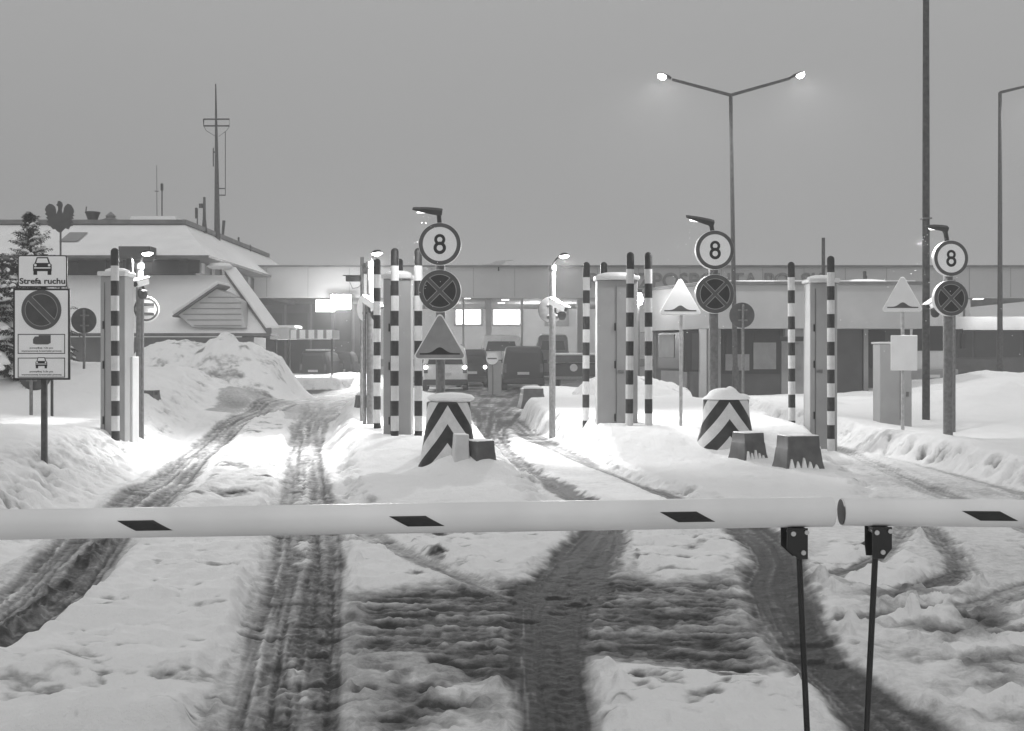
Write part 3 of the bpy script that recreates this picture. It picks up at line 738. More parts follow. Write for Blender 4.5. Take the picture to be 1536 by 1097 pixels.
# ------------------------------------------------------------------ chevron bollards
def bollard_mat(name, off):
    m = bpy.data.materials.new(name); m.use_nodes = True; nt = m.node_tree; N = nt.nodes; L = nt.links; b = N['Principled BSDF']
    tc = N.new('ShaderNodeTexCoord'); s = N.new('ShaderNodeSeparateXYZ'); L.new(tc.outputs['Object'], s.inputs[0])
    at = N.new('ShaderNodeMath'); at.operation = 'ARCTAN2'; 
    ny = N.new('ShaderNodeMath'); ny.operation = 'MULTIPLY'; ny.inputs[1].default_value = -1.; L.new(s.outputs['Y'], ny.inputs[0])
    L.new(s.outputs['X'], at.inputs[0]); L.new(ny.outputs[0], at.inputs[1])
    ab = N.new('ShaderNodeMath'); ab.operation = 'ABSOLUTE'; L.new(at.outputs[0], ab.inputs[0])
    ma = N.new('ShaderNodeMath'); ma.operation = 'MULTIPLY_ADD'; ma.inputs[1].default_value = .40; L.new(ab.outputs[0], ma.inputs[0]); L.new(s.outputs['Z'], ma.inputs[2])
    dv = N.new('ShaderNodeMath'); dv.operation = 'MULTIPLY_ADD'; dv.inputs[1].default_value = 1 / .49; dv.inputs[2].default_value = off; L.new(ma.outputs[0], dv.inputs[0])
    fr = N.new('ShaderNodeMath'); fr.operation = 'FRACT'; L.new(dv.outputs[0], fr.inputs[0])
    gt = N.new('ShaderNodeMath'); gt.operation = 'GREATER_THAN'; gt.inputs[1].default_value = .5; L.new(fr.outputs[0], gt.inputs[0])
    n = N.new('ShaderNodeTexNoise'); n.inputs['Scale'].default_value = 9; n.inputs['Detail'].default_value = 6; L.new(tc.outputs['Object'], n.inputs['Vector'])
    w = N.new('ShaderNodeMapRange'); w.inputs[1].default_value = .3; w.inputs[2].default_value = .7; w.inputs[3].default_value = .56; w.inputs[4].default_value = .7; L.new(n.outputs['Fac'], w.inputs[0])
    k = N.new('ShaderNodeMapRange'); k.inputs[1].default_value = .3; k.inputs[2].default_value = .75; k.inputs[3].default_value = .008; k.inputs[4].default_value = .04; L.new(n.outputs['Fac'], k.inputs[0])
    mx = N.new('ShaderNodeMix'); mx.data_type = 'FLOAT'; L.new(gt.outputs[0], mx.inputs[0]); L.new(w.outputs[0], mx.inputs[2]); L.new(k.outputs[0], mx.inputs[3])
    L.new(mx.outputs[0], b.inputs['Base Color']); b.inputs['Roughness'].default_value = .4
    return m
def bollard(label, pxc, ptop, wtop, d, h, phase, cap):
    k = d / F; zt = Z(ptop, d); t = thing('chevron_bollard', label, 'traffic bollard', (X(pxc, d), d, zt - h), group='chevron traffic island bollards')
    rt = wtop * k / 2; rb = rt * 1.62
    prof = [(rb, 0.)] + [(rb + (rt - rb) * math.sin(math.pi / 2 * f) ** .85, h * f) for f in [i / 14 for i in range(1, 14)]] + [(rt, h), (rt * .93, h + .012)]
    MB().lathe(prof, 56, sy=.8).build('shell', bollard_mat('chevron_' + str(int(pxc)), phase), t)
    c = MB()
    if cap == 0: c.lathe([(.001, 0), (.45, .0), (.54, .03), (.55, .055), (.48, .09), (.28, .115), (.001, .125)], 28, sx=rt * 2 * .98, sy=rt * 1.6)
    else:
        def fn(u, v):
            a = u * 2 * math.pi; r = v
            ux, uy = r * math.cos(a), r * math.sin(a)
            hh = (1 - v ** 8) ** .5 * .04 + .13 * math.sqrt(max(0, 1 - ((ux + .14) / .66) ** 2 - (uy / .85) ** 2)) ** 1.3 + .045 * math.sqrt(max(0, 1 - ((ux - .55) / .5) ** 2 - (uy / .6) ** 2)) + .012 * math.sin(7 * ux + 3 * uy) * (1 - v)
            return Vector((math.cos(a) * r * rt * 1.06, math.sin(a) * r * rt * .86, hh + .02 * math.sin(3 * a) * v * (1 - v)))
        c.grid(36, 10, fn)
    c.build('snow_cap', 'snow', t, loc=(.0 if cap else .03, 0, h + .012))
bollard('chevron bollard with rounded snow cap under the dull triangle, its left base exposed', 673, 604, 66, 15.1, 1.05, .41, 0)
bollard('chevron bollard with lopsided snow cap, beside two dark blocks', 1089, 600, 68, 16.9, .95, .61, 1)

# ------------------------------------------------------------------ barrier blocks
def block(label, px, pbase, d, w, dp, h, rz, mt, z=None, lean=(0, 0), feet=True, capz=0):
    x = X(px, d); zz = Z(pbase, d) if z is None else z
    t = thing('barrier_block', label, 'barrier block', (x, d, zz), rz, 'plastic barrier blocks')
    t.rotation_euler = (R(lean[0]), R(lean[1]), rz)
    m = MB()
    def ring(z, wx, wy): return [Vector((sx * wx / 2, sy * wy / 2, z)) for sx, sy in ((-1, -1), (1, -1), (1, 1), (-1, 1))]
    lv = [(-.12, 1.3, 1.34), (.0, 1.22, 1.22), (h * .22, 1.12, 1.1), (h * .6, 1.03, 1.0), (h * .62, 1., .97), (h * .96, .98, .9), (h, .95, .86)]
    vs = []
    for z, a, b in lv: vs += ring(z, w * a, dp * b)
    fs = [(3, 2, 1, 0)] + [(i * 4 + q, i * 4 + (q + 1) % 4, i * 4 + 4 + (q + 1) % 4, i * 4 + 4 + q) for i in range(len(lv) - 1) for q in range(4)]
    n = (len(lv) - 1) * 4; fs.append((n, n + 1, n + 2, n + 3))
    m.add(vs, fs); m.build('block_body', mt, t, bevel=.014)
    if feet:
        f = MB(); n = 5
        for i in range(n):                       # the pale comb of packed snow in the moulded foot
            xx = (i - (n - 1) / 2) * w * .19 - w * .06
            hk = h * (1, .8, 1.1, .75, .5)[i]; f.prism([(xx - w * .1, -.1), (xx + w * .1, -.1), (xx + w * .085, hk * .04), (xx + w * .03, hk * .24), (xx, hk * .33), (xx - w * .03, hk * .22), (xx - w * .085, hk * .03)], -dp * .66, -dp * .5)
        f.build('packed_snow', 'snow', t)
    s = MB(); s.box((w * .49, -dp * .05, h * .74), (w * .03, dp * .34, h * .2)); s.build('end_slot', 'black_metal', t)
    if capz:
        MB().lathe([(.001, 0), (.5, 0), (.5, capz * .5), (.35, capz), (.001, capz * 1.1)], 18, sx=w * .95, sy=dp * .85).build('snow_cap', 'snow', t, loc=(0, 0, h))
    return t
block('dark barrier block sunk in the drift at the right of the first chevron bollard', 719, 700, 14.3, .29, .3, .42, R(38), 'block', z=.14)
block('white barrier block leaning against the first chevron bollard', 690, 690, 14.25, .17, .24, .40, R(14), 'block_light', feet=False, lean=(0, 2), z=.24)
block('dark barrier block touching the second chevron bollard', 1122, 686, 15.9, .33, .34, .38, R(24), 'block', z=.17)
block('dark barrier block standing free right of the second bollard', 1197, 706, 15.2, .47, .36, .46, R(14), 'block', z=.10)
block('dark barrier block left of the snow pile behind the lit lamp pole', 226, 606, 24, .28, .3, .3, R(-14), 'block', feet=False)
block('small barrier block with snow on top left of the central camera mast', 543, 613, 26, .26, .3, .32, R(20), 'block', feet=False, capz=.05)
block('barrier block with snow on top in front of the dark parked van', 798, 606, 30, .55, .4, .42, R(12), 'block', feet=False, capz=.06)

# ------------------------------------------------------------------ tall street lamps
def street_lamp(label, px, ptop, d, arms, w0, w1, lean=0., lit=True, zb=0.):
    k = d / F; x = X(px, d); zt = Z(ptop, d)
    t = thing('street_lamp', label, 'street lamp', (x, d, zb), group='tall street lamps')
    zt -= zb
    MB().tube([(lean, 0, -.3), (lean * .5, 0, zt * .45), (0, 0, zt)], [w1 * k / 2, (w0 + w1) * k / 4, w0 * k / 2], 16).build('pole', 'rust', t)
    MB().tube([(lean, 0, -.3), (lean * .9, 0, 1.2)], w1 * k / 2 + .02, 16).build('pole_base', 'rust', t)
    for dx, dz in arms:
        ex, ez = dx * k, zt + dz * k; s = 1 if dx > 0 else -1
        MB().tube([(0, 0, zt), (ex * .86, -.1, zt + (ez - zt) * .8)], [w0 * k / 2 * .9, .045], 10).build('arm', 'rust', t)
        h = MB(); h.prism([(-.25, -.03), (-.24, .02), (-.1, .05), (.12, .05), (.2, .02), (.21, -.02), (.05, -.04)], -.1, .1)
        o = h.build('lamp_head', 'dark_metal', t, loc=(ex * .96, -.12, ez - .02), bevel=.02); o.rotation_euler = (0, R(-22 * s), 0)
        ln = MB(); ln.lathe([(.001, -.14), (.35, -.11), (.5, -.03), (.5, .0)], 18, sx=.27, sy=.22); ln.build('lamp_lens', 'lens_hot', o, loc=(.09 * s, -.04, -.02))
        if lit: light('SPOT', Vector((ex + .05 * s, -.2, ez - .2)), 1100, t, .15, Vector((ex * 1.3, -3, 0)), 150, .6)
street_lamp('tall twin arm street lamp with both heads lit above the booth', 1096, 143, 36, [(-103, 28), (102, 30)], 5.5, 8, lean=.17)
street_lamp('tall pole at the right edge with arm reaching out of the picture', 1500, 139, 44, [(60, 15), (-60, 400)][:1], 5, 8.5)
m = MB().tube([(0, 0, -.2), (0, 0, 6), (0, 0, 13.5)], [.08, .073, .05], 16)
o = m.build('tall_pole', 'rust', loc=(X(1389, 24), 24, 0)); tag(o, 'thick dark pole running out of the top of the picture right of the booth', 'pole')
MB().box((0, 0, 4.5), (.19, .19, .03)).build('pole_band', 'galv', o)
m = MB().cyl((0, 0, -.2), (0, 0, Z(357, 33)), .07, .05, n=12)
o = m.build('flag_pole', 'rust', loc=(X(1235, 33), 33, 0)); tag(o, 'short dark pole ending behind the small grey column', 'pole')

# ------------------------------------------------------------------ low guard booth on the right
t = thing('guard_booth', 'low flat roofed guard booth with pale parapet and dark windows', 'booth', (X(1065, 37.5), 37.5, 0))
O = Vector(t.location)
def L3(px, py, d): return P(px, py, d) - O
zt, zp = Z(427, 37.5), Z(493, 37.5)
xa, xb = 0., X(1387, 37.5) - O.x
xl, dl = X(972, 41.5) - O.x, 4.0                        # back corner of the angled left wing
def wallprism(m, plan, z0, z1):
    n = len(plan); vs = [(x, y, z0) for x, y in plan] + [(x, y, z1) for x, y in plan]
    m.add(vs, [list(range(n))[::-1], [n + i for i in range(n)]] + [(i, (i + 1) % n, n + (i + 1) % n, n + i) for i in range(n)])
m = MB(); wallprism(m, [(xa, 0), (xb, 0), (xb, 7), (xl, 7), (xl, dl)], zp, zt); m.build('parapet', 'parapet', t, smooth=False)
m = MB(); wallprism(m, [(xa - .05, -.06), (xb + .06, -.06), (xb + .06, 7.06), (xl - .06, 7.06), (xl - .06, dl - .02)], zt + .003, zt + .1); m.build('parapet_edge', 'roof_dark', t, smooth=False)
m = MB(); wallprism(m, [(xa + .2, .3), (xb - .2, .3), (xb - .2, 6.7), (xl + .3, 6.7), (xl + .3, dl + .2)], zt + .1, zt + .16); m.build('roof_snow', 'roof_snow', t, smooth=False)
for px0, px1, hh in ((1268, 1345, .11), (1100, 1180, .05)):
    w = (px1 - px0) / F * 37.5
    MB().lathe([(.001, 0), (.5, 0), (.42, .6), (.2, .95), (.001, 1)], 24).build('snow_drift', 'roof_snow', t, loc=(X((px0 + px1) / 2, 37.5) - O.x, .6, zt + .1)).scale = (w, 1.0, hh)
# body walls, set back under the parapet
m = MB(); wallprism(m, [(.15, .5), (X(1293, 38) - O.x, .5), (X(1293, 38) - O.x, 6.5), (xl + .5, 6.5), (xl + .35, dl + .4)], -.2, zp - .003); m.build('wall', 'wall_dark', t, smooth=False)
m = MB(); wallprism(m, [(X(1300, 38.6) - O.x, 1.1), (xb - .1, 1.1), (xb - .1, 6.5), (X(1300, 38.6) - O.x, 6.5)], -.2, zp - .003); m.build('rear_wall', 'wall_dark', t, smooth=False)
def flat(name, mt, px0, py0, px1, py1, y, th, parent=t, d=37.5, off=O, smooth=False):
    dd = d + y; a = P(px0, py0, dd) - off; b = P(px1, py1, dd) - off
    return MB().box(((a.x + b.x) / 2, y, (a.z + b.z) / 2), (abs(b.x - a.x), th, abs(a.z - b.z))).build(name, mt, parent, smooth=smooth)
def window(px0, py0, px1, py1, y, panes, fr=5, mt='wall_dark', fm='black_metal', parent=t, d=37.5, off=O):
    w = flat('window', fm, px0, py0, px1, py1, y, .07, parent, d, off)
    for a, b, c, e, pm in panes:
        flat('pane', pm, a, b, c, e, y - .05, .03, w, d, off)
    return w
window(1083, 496, 1170, 561, .47, [(1088, 501, 1124, 529, 'glass_dark'), (1088, 531.5, 1124, 556, 'pale_pane'), (1130, 500, 1164, 513, 'glass_dark'), (1130, 514, 1164, 554, 'pale_pane')])
window(1025, 497, 1050, 558, .42, [(1028, 500, 1036, 555, 'glass_dark'), (1038, 500, 1047, 555, 'wall_dark')])
dr = flat('door', 'wall_mid', 1172, 512, 1207, 600, .46, .06)
flat('door_glass', 'pale_pane', 1176, 516, 1202, 556, .41, .03, dr)
flat('air_unit', 'wall_mid', 1176, 494, 1213, 505, .3, .3)
flat('pillar', 'wall_light', 1049, 494, 1059, 602, .25, .25)
flat('pillar', 'wall_mid', 1060, 494, 1066, 602, .3, .22)
flat('pillar', 'wall_mid', 1076, 494, 1081, 602, .4, .1)
flat('pillar', 'wall_mid', 1294, 494, 1301, 590, .62, .22)
flat('rear_window', 'glass_dark', 1303, 497, 1327, 552, 1.02, .1)
# angled wing: glazed door, pale lower panel
ang = math.atan2(dl, xl)
w = thing('tmp', 'x', 'x')
bpy.data.objects.remove(w)
def wing(name, mt, f0, f1, z0, z1, off, th, parent=t):
    a = Vector((.15 + (xl + .35 - .15) * f0, .5 + (dl - .1) * f0, 0)); b = Vector((.15 + (xl + .35 - .15) * f1, .5 + (dl - .1) * f1, 0))
    dr_ = (b - a).normalized(); nrm = Vector((dr_.y, -dr_.x, 0)); nrm = nrm if nrm.y < 0 else -nrm
    c = (a + b) / 2 + nrm * off + Vector((0, 0, (z0 + z1) / 2))
    return MB().box(c, ((b - a).length, th, z1 - z0), Matrix.Rotation(math.atan2(dr_.y, dr_.x), 3, 'Z')).build(name, mt, parent, smooth=False)
wd = wing('window', 'black_metal', .35, .93, 1.1, zp - .08, .03, .06)
wing('pane', 'pale_pane', .62, .9, 1.5, zp - .15, .075, .03, wd); wing('pane', 'glass_dark', .38, .6, 1.2, zp - .15, .075, .03, wd)
wing('lower_panel', 'wall_mid', .4, .88, .0, 1.02, .03, .05)
pp = MB()
pp.cyl((X(1297, 39) - O.x, 1.5, zt + .1), (X(1297, 39) - O.x, 1.5, zt + .55), .06, n=12); pp.cyl((X(1300, 39) - O.x, 1.6, zt + .1), (X(1300, 39) - O.x, 1.6, zt + .4), .05, n=12)
pp.build('vent_pipe', 'dark_metal', t)

# ------------------------------------------------------------------ border terminal: long canopy at the back
DT = 58.
t = thing('border_terminal', 'long terminal canopy with pale fascia across the back and glowing bays below', 'building', (0, DT, 0))
O = Vector(t.location)
zt, zb = Z(401, DT), Z(447, DT); xL, xR = X(352, DT), X(1680, DT)
MB().box(((xL + xR) / 2, .15, (zt + zb) / 2), (xR - xL, .3, zt - zb)).build('fascia', 'fascia', t, smooth=False)
MB().box(((xL + xR) / 2, .1, zt + .05), (xR - xL + .2, .5, .09)).build('fascia_cap', 'roof_dark', t, smooth=False)
MB().box(((xL + xR) / 2, 14.2, zb + .45), (xR - xL, 27.7, .3)).build('ceiling_slab', 'wall_mid', t, smooth=False)
MB().box(((xL + xR) / 2, 14.2, zt - .2), (xR - xL, 27.6, .2)).build('roof', 'roof_snow', t, smooth=False)
for px, w, d in ((733, 9, 66), (600, 9, 66), (870, 9, 66), (1010, 9, 66), (1160, 9, 66), (1300, 9, 66), (1450, 8, 66)):
    MB().box((X(px, d), d - DT, zb / 2 + .15), (w / F * d, .35, zb + .5)).build('column', 'wall_light', t, smooth=False)
for px in (783, 543, 695):
    MB().cyl((X(px, 63), 5, -.1), (X(px, 63), 5, zb + .3), .06, n=10).build('slim_post', 'galv_light', t)
# back building inside, with glowing windows
yb = 20.
MB().box((X(820, DT + yb), yb + .2, 2.3), (32, .4, 4.8)).build('inner_wall', 'wall_light', t, smooth=False)
MB().box((X(820, DT + yb), yb - .08, 1.0), (31.8, .1, .5)).build('inner_band', 'wall_mid', t, smooth=False)
for a, b in ((684, 721), (740, 780), (820, 850)):
    f = flat('window', 'wall_mid', a - 3, 462, b + 3, 489.5, yb - .12, .16, t, DT, O)
    flat('pane', 'lit' if b < 800 else 'pale_pane', a, 465, b, 486.5, yb - .22, .05, f, DT, O)
for px, d in ((763, 63), (758, 66), (752, 70), (800, 61), (810, 60), (700, 64), (1467, 65), (1487, 61.5), (1527, 62.5), (900, 64), (640, 64), (580, 63)):
    MB().box((X(px, d), d - DT, zb + .27), (.42, .5, .05)).build('ceiling_lamp', 'lit', t, smooth=False)
for px, d, pw in ((665, 71, 420), (800, 71, 420), (850, 71, 220), (565, 71, 260), (940, 71, 220), (1490, 62, 120), (1560, 62, 120)):
    light('POINT', (X(px, d), d - DT, zb - .3), pw, t, .5)
# dark timber clad part at the left
MB().box((X(455, 72), 14.3, 2.4), (X(545, 72) - X(360, 72), .5, 5.4)).build('left_block', 'wall_dark', t, smooth=False)
for px in (392, 428, 466, 500, 530): MB().box((X(px, 72), 14.02, 2.4), (.12, .06, 5.2)).build('wall_pilaster', 'wall_batten', t, smooth=False)
for a, b in ((396, 424), (432, 462), (470, 497), (504, 527)): flat('side_window', 'glass_dark', a, 470, b, 512, 14.0, .05, t, DT, O)
fp = flat('lit_sign_panel', 'panel_lit', 474, 450, 502, 468, -.25, .2, t, DT, O)
fl = thing('flood_lamp', 'glaring floodlight beside the backlit white panel under the left end of the canopy', 'floodlight', P(511, 453, DT - .6))
MB().box((0, .12, 0), (1.1, .2, .82)).build('lamp_housing', 'dark_metal', fl, bevel=.02)
MB().box((0, -.0, 0), (1.0, .04, .72)).build('lamp_lens', mat('flood_lens', .8, .4, emit=60), fl)
MB().box((0, .35, .25), (.08, .3, .08)).build('lamp_bracket', 'dark_metal', fl)
light('POINT', (0, -1.0, -.1), 220, fl, .3)  # added unseen source, throws the flood's spill onto the fascia
light('SPOT', (0, -.12, 0), 8000, fl, .25, (.6, -5, -2.4), 105, .8)
# right hand bay: pale band lit by downlights, dark glazing
bw = MB().box((X(1490, 63), 5.4, Z(485, 63)), (X(1620, 63) - X(1432, 63), .5, (495 - 475) / F * 63)).build('lit_band', 'wall_light', t, smooth=False)
MB().box((X(1490, 63), 6.2, 1.3), (X(1620, 63) - X(1420, 63), .4, 3.4)).build('shopfront', 'wall_dark', t, smooth=False)
for a, b in ((1436, 1458), (1462, 1494), (1498, 1530), (1534, 1570)):
    flat('shop_window', 'glass_dark', a, 498, b, 536, 5.95, .06, t, DT, O)
for px in (1468, 1517, 1565):
    light('SPOT', (X(px, 62.2), 4.2, zb - .2), 22, t, .1, (X(px, 62.6), 5.0, 0), 90, .8)
text('RZECZPOSPOLITA POLSKA', (23.5 / F) * DT, 'letter', t, (X(1070, DT), -.06, Z(432, DT)), width=X(1257, DT) - X(883, DT), depth=.05, bold=.01)
for px in range(400, 1640, 62): MB().box((X(px, DT), -.004, (zt + zb) / 2), (.03, .012, zt - zb - .1)).build('panel_joint', 'wall_mid', t, smooth=False)
ra = thing('roof_antenna', 'low swivelled antenna on the canopy edge above the dark parked van', 'antenna', P(742, 401, DT))
MB().prism([(-1.0, .22), (-.85, .1), (-.5, .16), (-.25, .3), (.25, .34), (.22, .2), (-.05, .02), (-.3, .06), (-.6, .0), (-.85, .0)], -.1, .1, (.3, 0, .02)).build('dish', 'galv_light', ra)
MB().cyl((.2, 0, -.2), (.2, 0, .2), .04).build('mount', 'dark_metal', ra); MB().cyl((.4, 0, .3), (.95, 0, .36), .012, n=6).build('rod', 'galv', ra)

t = thing('awning', 'low awning with light and dark vertical bands in front of the dark left wing', 'awning', (X(405, 52), 52, 0))
O2 = Vector(t.location)
zb2, zt2 = Z(509, 52), Z(492, 52)
MB().box(((X(430, 52) - X(402, 52)) / 2, 1, (zb2 + zt2) / 2), (X(430, 52) - X(402, 52), 2, zt2 - zb2)).build('side_panel', 'wall_light', t, smooth=False)
x0, x1 = X(430, 52) - O2.x, X(498, 52) - O2.x
MB().box(((x0 + x1) / 2 + .003, 1.2, (zb2 + zt2) / 2 - .03), (x1 - x0, 2, zt2 - zb2 - .1)).build('front_panel', 'wall_mid', t, smooth=False)
s = MB()
for i in range(5):
    xx = x0 + .28 + i * (x1 - x0 - .35) / 4.2; s.box((xx, .17, (zb2 + zt2) / 2 - .03), (.26, .04, zt2 - zb2 - .12))
s.build('light_band', 'sign_white', t, smooth=False)
MB().box(((x0) / 2 + .1, 1, zt2 + .06), (x0 + .5, 1.9, .12)).build('roof_snow', 'roof_snow', t, bevel=.04)
for xx in (.15, x0, x1 - .1): MB().cyl((xx, .6, -.1), (xx, .6, zb2 + .05), .05, n=10).build('support_post', 'dark_metal', t)

# ------------------------------------------------------------------ left building with snowy hipped roofs
t = thing('checkpoint_house', 'two storey house with snow covered hipped roofs and a louvred dormer at the left', 'building', (-16, 46, 0))
O = Vector(t.location)
def quadbox(m, base, top, z0, z1):
    """frustum between two rectangles (x0, x1, y0, y1)"""
    b = [(base[0], base[2], z0), (base[1], base[2], z0), (base[1], base[3], z0), (base[0], base[3], z0)]
    u = [(top[0], top[2], z1), (top[1], top[2], z1), (top[1], top[3], z1), (top[0], top[3], z1)]
    m.add([Vector(p) - O for p in b + u], [(0, 3, 2, 1), (4, 5, 6, 7), (0, 1, 5, 4), (1, 2, 6, 5), (2, 3, 7, 6), (3, 0, 4, 7)])
zl0, zl1 = Z(500, 44), Z(413, 47); xr = X(405, 44)
m = MB(); q_ = X(345, 47)
m.add([Vector(p) - O for p in ((-40, 44, zl0 + .003), (xr, 44, zl0 + .003), (q_ + .1, 47.5, zl0 + .003), (-40, 47.5, zl0 + .003), (-40, 47, zl1), (q_, 47, zl1), (q_, 47.5, zl1), (-40, 47.5, zl1))], [(0, 3, 2, 1), (4, 5, 6, 7), (0, 1, 5, 4), (1, 2, 6, 5), (2, 3, 7, 6), (3, 0, 4, 7)])
m.build('lower_roof', 'roof_snow', t, smooth=False)
m = MB(); quadbox(m, (-40, xr + .05, 43.9, 45.4), (-40, xr + .05, 43.9, 45.4), zl0 - .1, zl0); m.build('eave', 'roof_dark', t, smooth=False)
m = MB(); quadbox(m, (-40, xr - .9, 45.2, 47.4), (-40, xr - .9, 45.2, 47.4), -.2, zl0 - .14); m.build('wall', 'wall_mid', t, smooth=False)
# snowy hip kerb at the right corner
a = Vector((X(340, 46.9), 46.9, zl1 + .05)) - O; b = Vector((X(404, 43.95), 43.95, zl0 + .0)) - O
kb_ = MB(); n = 14
pts = [a.lerp(b, i / n) + Vector((0, 0, .10 * math.sin(3.1 * i / n) * 0)) for i in range(n + 1)]
for dz, mtl, wd_, nm in ((.10, 'roof_dark', .10, 'hip_board'), (.24, 'roof_snow', .26, 'hip_snow')):
    q = MB()
    vs = []
    for p in pts:
        for sx, sz in ((-1, -1), (1, -1), (1, 1), (-1, 1)): vs.append(p + Vector((sx * wd_ + (.12 if nm == 'hip_snow' else 0), 0, dz + sz * (.14 if nm == 'hip_board' else .06))))
    fs = [(0, 1, 2, 3), tuple(n * 4 + i for i in (3, 2, 1, 0))] + [(i * 4 + k_, i * 4 + 4 + k_, i * 4 + 4 + (k_ + 1) % 4, i * 4 + (k_ + 1) % 4) for i in range(n) for k_ in range(4)]
    q.add(vs, fs); q.build(nm, mtl, t, bevel=.03)
MB().lathe([(.001, -.12), (.3, -.1), (.42, 0), (.3, .12), (.001, .16)], 20, sx=1.3).build('snow_cap', 'roof_snow', t, loc=a + Vector((-.25, -.1, .3)))
# louvred dormer on the lower roof
def onroof(px, py):                               # point of the sloping front of the lower roof seen at that pixel
    n_ = Vector((0, zl1 - zl0, -3.)); o_ = Vector((0, 44, zl0)); c_ = Vector((0, 0, H_CAM)); r_ = Vector(((px - 768) / F, 1, (HOR - py) / F))
    s_ = (o_ - c_).dot(n_) / r_.dot(n_); return c_ + r_ * s_
A, B, C, E = onroof(277, 474), onroof(345, 438), onroof(371, 492), onroof(292, 491)
yf = min(A.y, B.y, C.y, E.y) - .25
poly = [(p.x, p.z) for p in (A, B, Vector((C.x - .25, C.y, B.z - .45)), C, E)]
MB().prism([(x - O.x, z - O.z) for x, z in poly], yf - O.y, 48 - O.y).build('dormer', 'wall_light', t, smooth=False)
lv = MB()
for i in range(6):
    z = C.z + .08 + i * .22; xl_ = A.x + max(0, (z - A.z)) * (B.x - A.x) / (B.z - A.z) + .12 if z > A.z else E.x + (A.x - E.x) * (z - E.z) / (A.z - E.z) + .1
    lv.box(((xl_ + C.x - .15) / 2 - O.x, yf - O.y - .012, z - O.z), (max(.2, C.x - .2 - xl_), .03, .035))
lv.build('louvre_gap', 'wall_mid', t, smooth=False)
rd = (B - A); rl = rd.length
MB().box(((A.x + B.x) / 2 - O.x, yf - O.y + .6, (A.z + B.z) / 2 - O.z + .05), (rl, 1.7, .06), Matrix.Rotation(-math.atan2(rd.z, rd.x), 3, 'Y')).build('dormer_edge', 'roof_dark', t, smooth=False)
MB().box(((A.x + B.x) / 2 - O.x - .05, yf - O.y + .75, (A.z + B.z) / 2 - O.z + .16), (rl * .98, 1.7, .16), Matrix.Rotation(-math.atan2(rd.z, rd.x), 3, 'Y')).build('dormer_snow', 'roof_snow', t, bevel=.04)
# upper storey
zu0, zu1 = Z(383, 46), Z(337, 50)
m = MB(); quadbox(m, (-40, -13.2, 47.3, 69), (-40, -13.2, 47.3, 69), zl1 - .3, zu0 - .16); m.build('upper_wall', 'wall_dark', t, smooth=False)
m = MB(); quadbox(m, (-40, X(313, 46), 46, 70), (-40, X(313, 46), 46, 70), zu0 - .1, zu0); m.build('upper_eave', 'roof_dark', t, smooth=False)
m = MB(); quadbox(m, (-40, X(311, 46), 46.04, 70), (-40, X(277, 50), 50, 67), zu0 + .003, zu1); m.build('upper_roof', 'roof_snow', t, smooth=False)
m = MB(); quadbox(m, (-40, X(277, 50) + .12, 49.85, 67), (-40, X(277, 50) + .12, 49.85, 67), zu1 + .003, zu1 + .2); m.build('roof_rim', 'roof_dark', t, smooth=False)
m = MB(); quadbox(m, (X(190, 50), X(262, 50), 50.3, 56), (X(192, 50), X(258, 50), 50.4, 55), zu1 + .2, zu1 + .42); m.build('roof_snow', 'roof_snow', t, smooth=False)
for i in range(12): MB().box((-13.17 - O.x, 48.2 + i * 1.7 - O.y, (zl1 + zu0) / 2), (.06, .5, zu0 - zl1 - .3)).build('side_window', 'wall_mid', t, smooth=False)
for a_, b_ in ((118, 160), (185, 215), (228, 268), (282, 300)):
    flat('window', 'glass_dark', a_, 388, b_, 410, 1.24, .05, t, 46, O)
bx = flat('roof_box', 'wall_dark', 183, 371, 230, 388, -.35, .8, t, 46, O)
# bare tiled strip where snow slid off
m = MB(); m.grid(8, 4, lambda u, v: Vector((X(88 + 28 * u, 47.6), 47.6 + 1.2 * v, zu0 + (zu1 - zu0) * (1.6 + 1.2 * v) / 3.96 + .03)) - O); m.build('bare_tiles', 'wall_mid', t, smooth=False)
# things on that roof
vt = thing('roof_vent', 'bucket shaped vent on the left roof right of the eagle emblem', 'vent', P(139, 331, 50.5))
MB().lathe([(.16, -.1), (.2, .0), (.3, .3), (.33, .33), (.33, .38), (.001, .38)], 20).build('drum', 'dark_metal', vt); MB().tube([(-.2, 0, .3), (-.3, 0, .4), (-.28, 0, .62)], .025, 8).build('stub', 'dark_metal', vt)
vt = thing('roof_cowl', 'small pointed cowl on the left roof', 'cowl', P(166, 332, 50.5))
MB().lathe([(.4, .05), (.2, .14), (.2, .2), (.24, .22), (.02, .42), (.001, .43)], 16).build('cone', 'galv', vt); MB().lathe([(.55, -.05), (.55, .02), (.3, .06)], 18).build('base', 'dark_metal', vt)

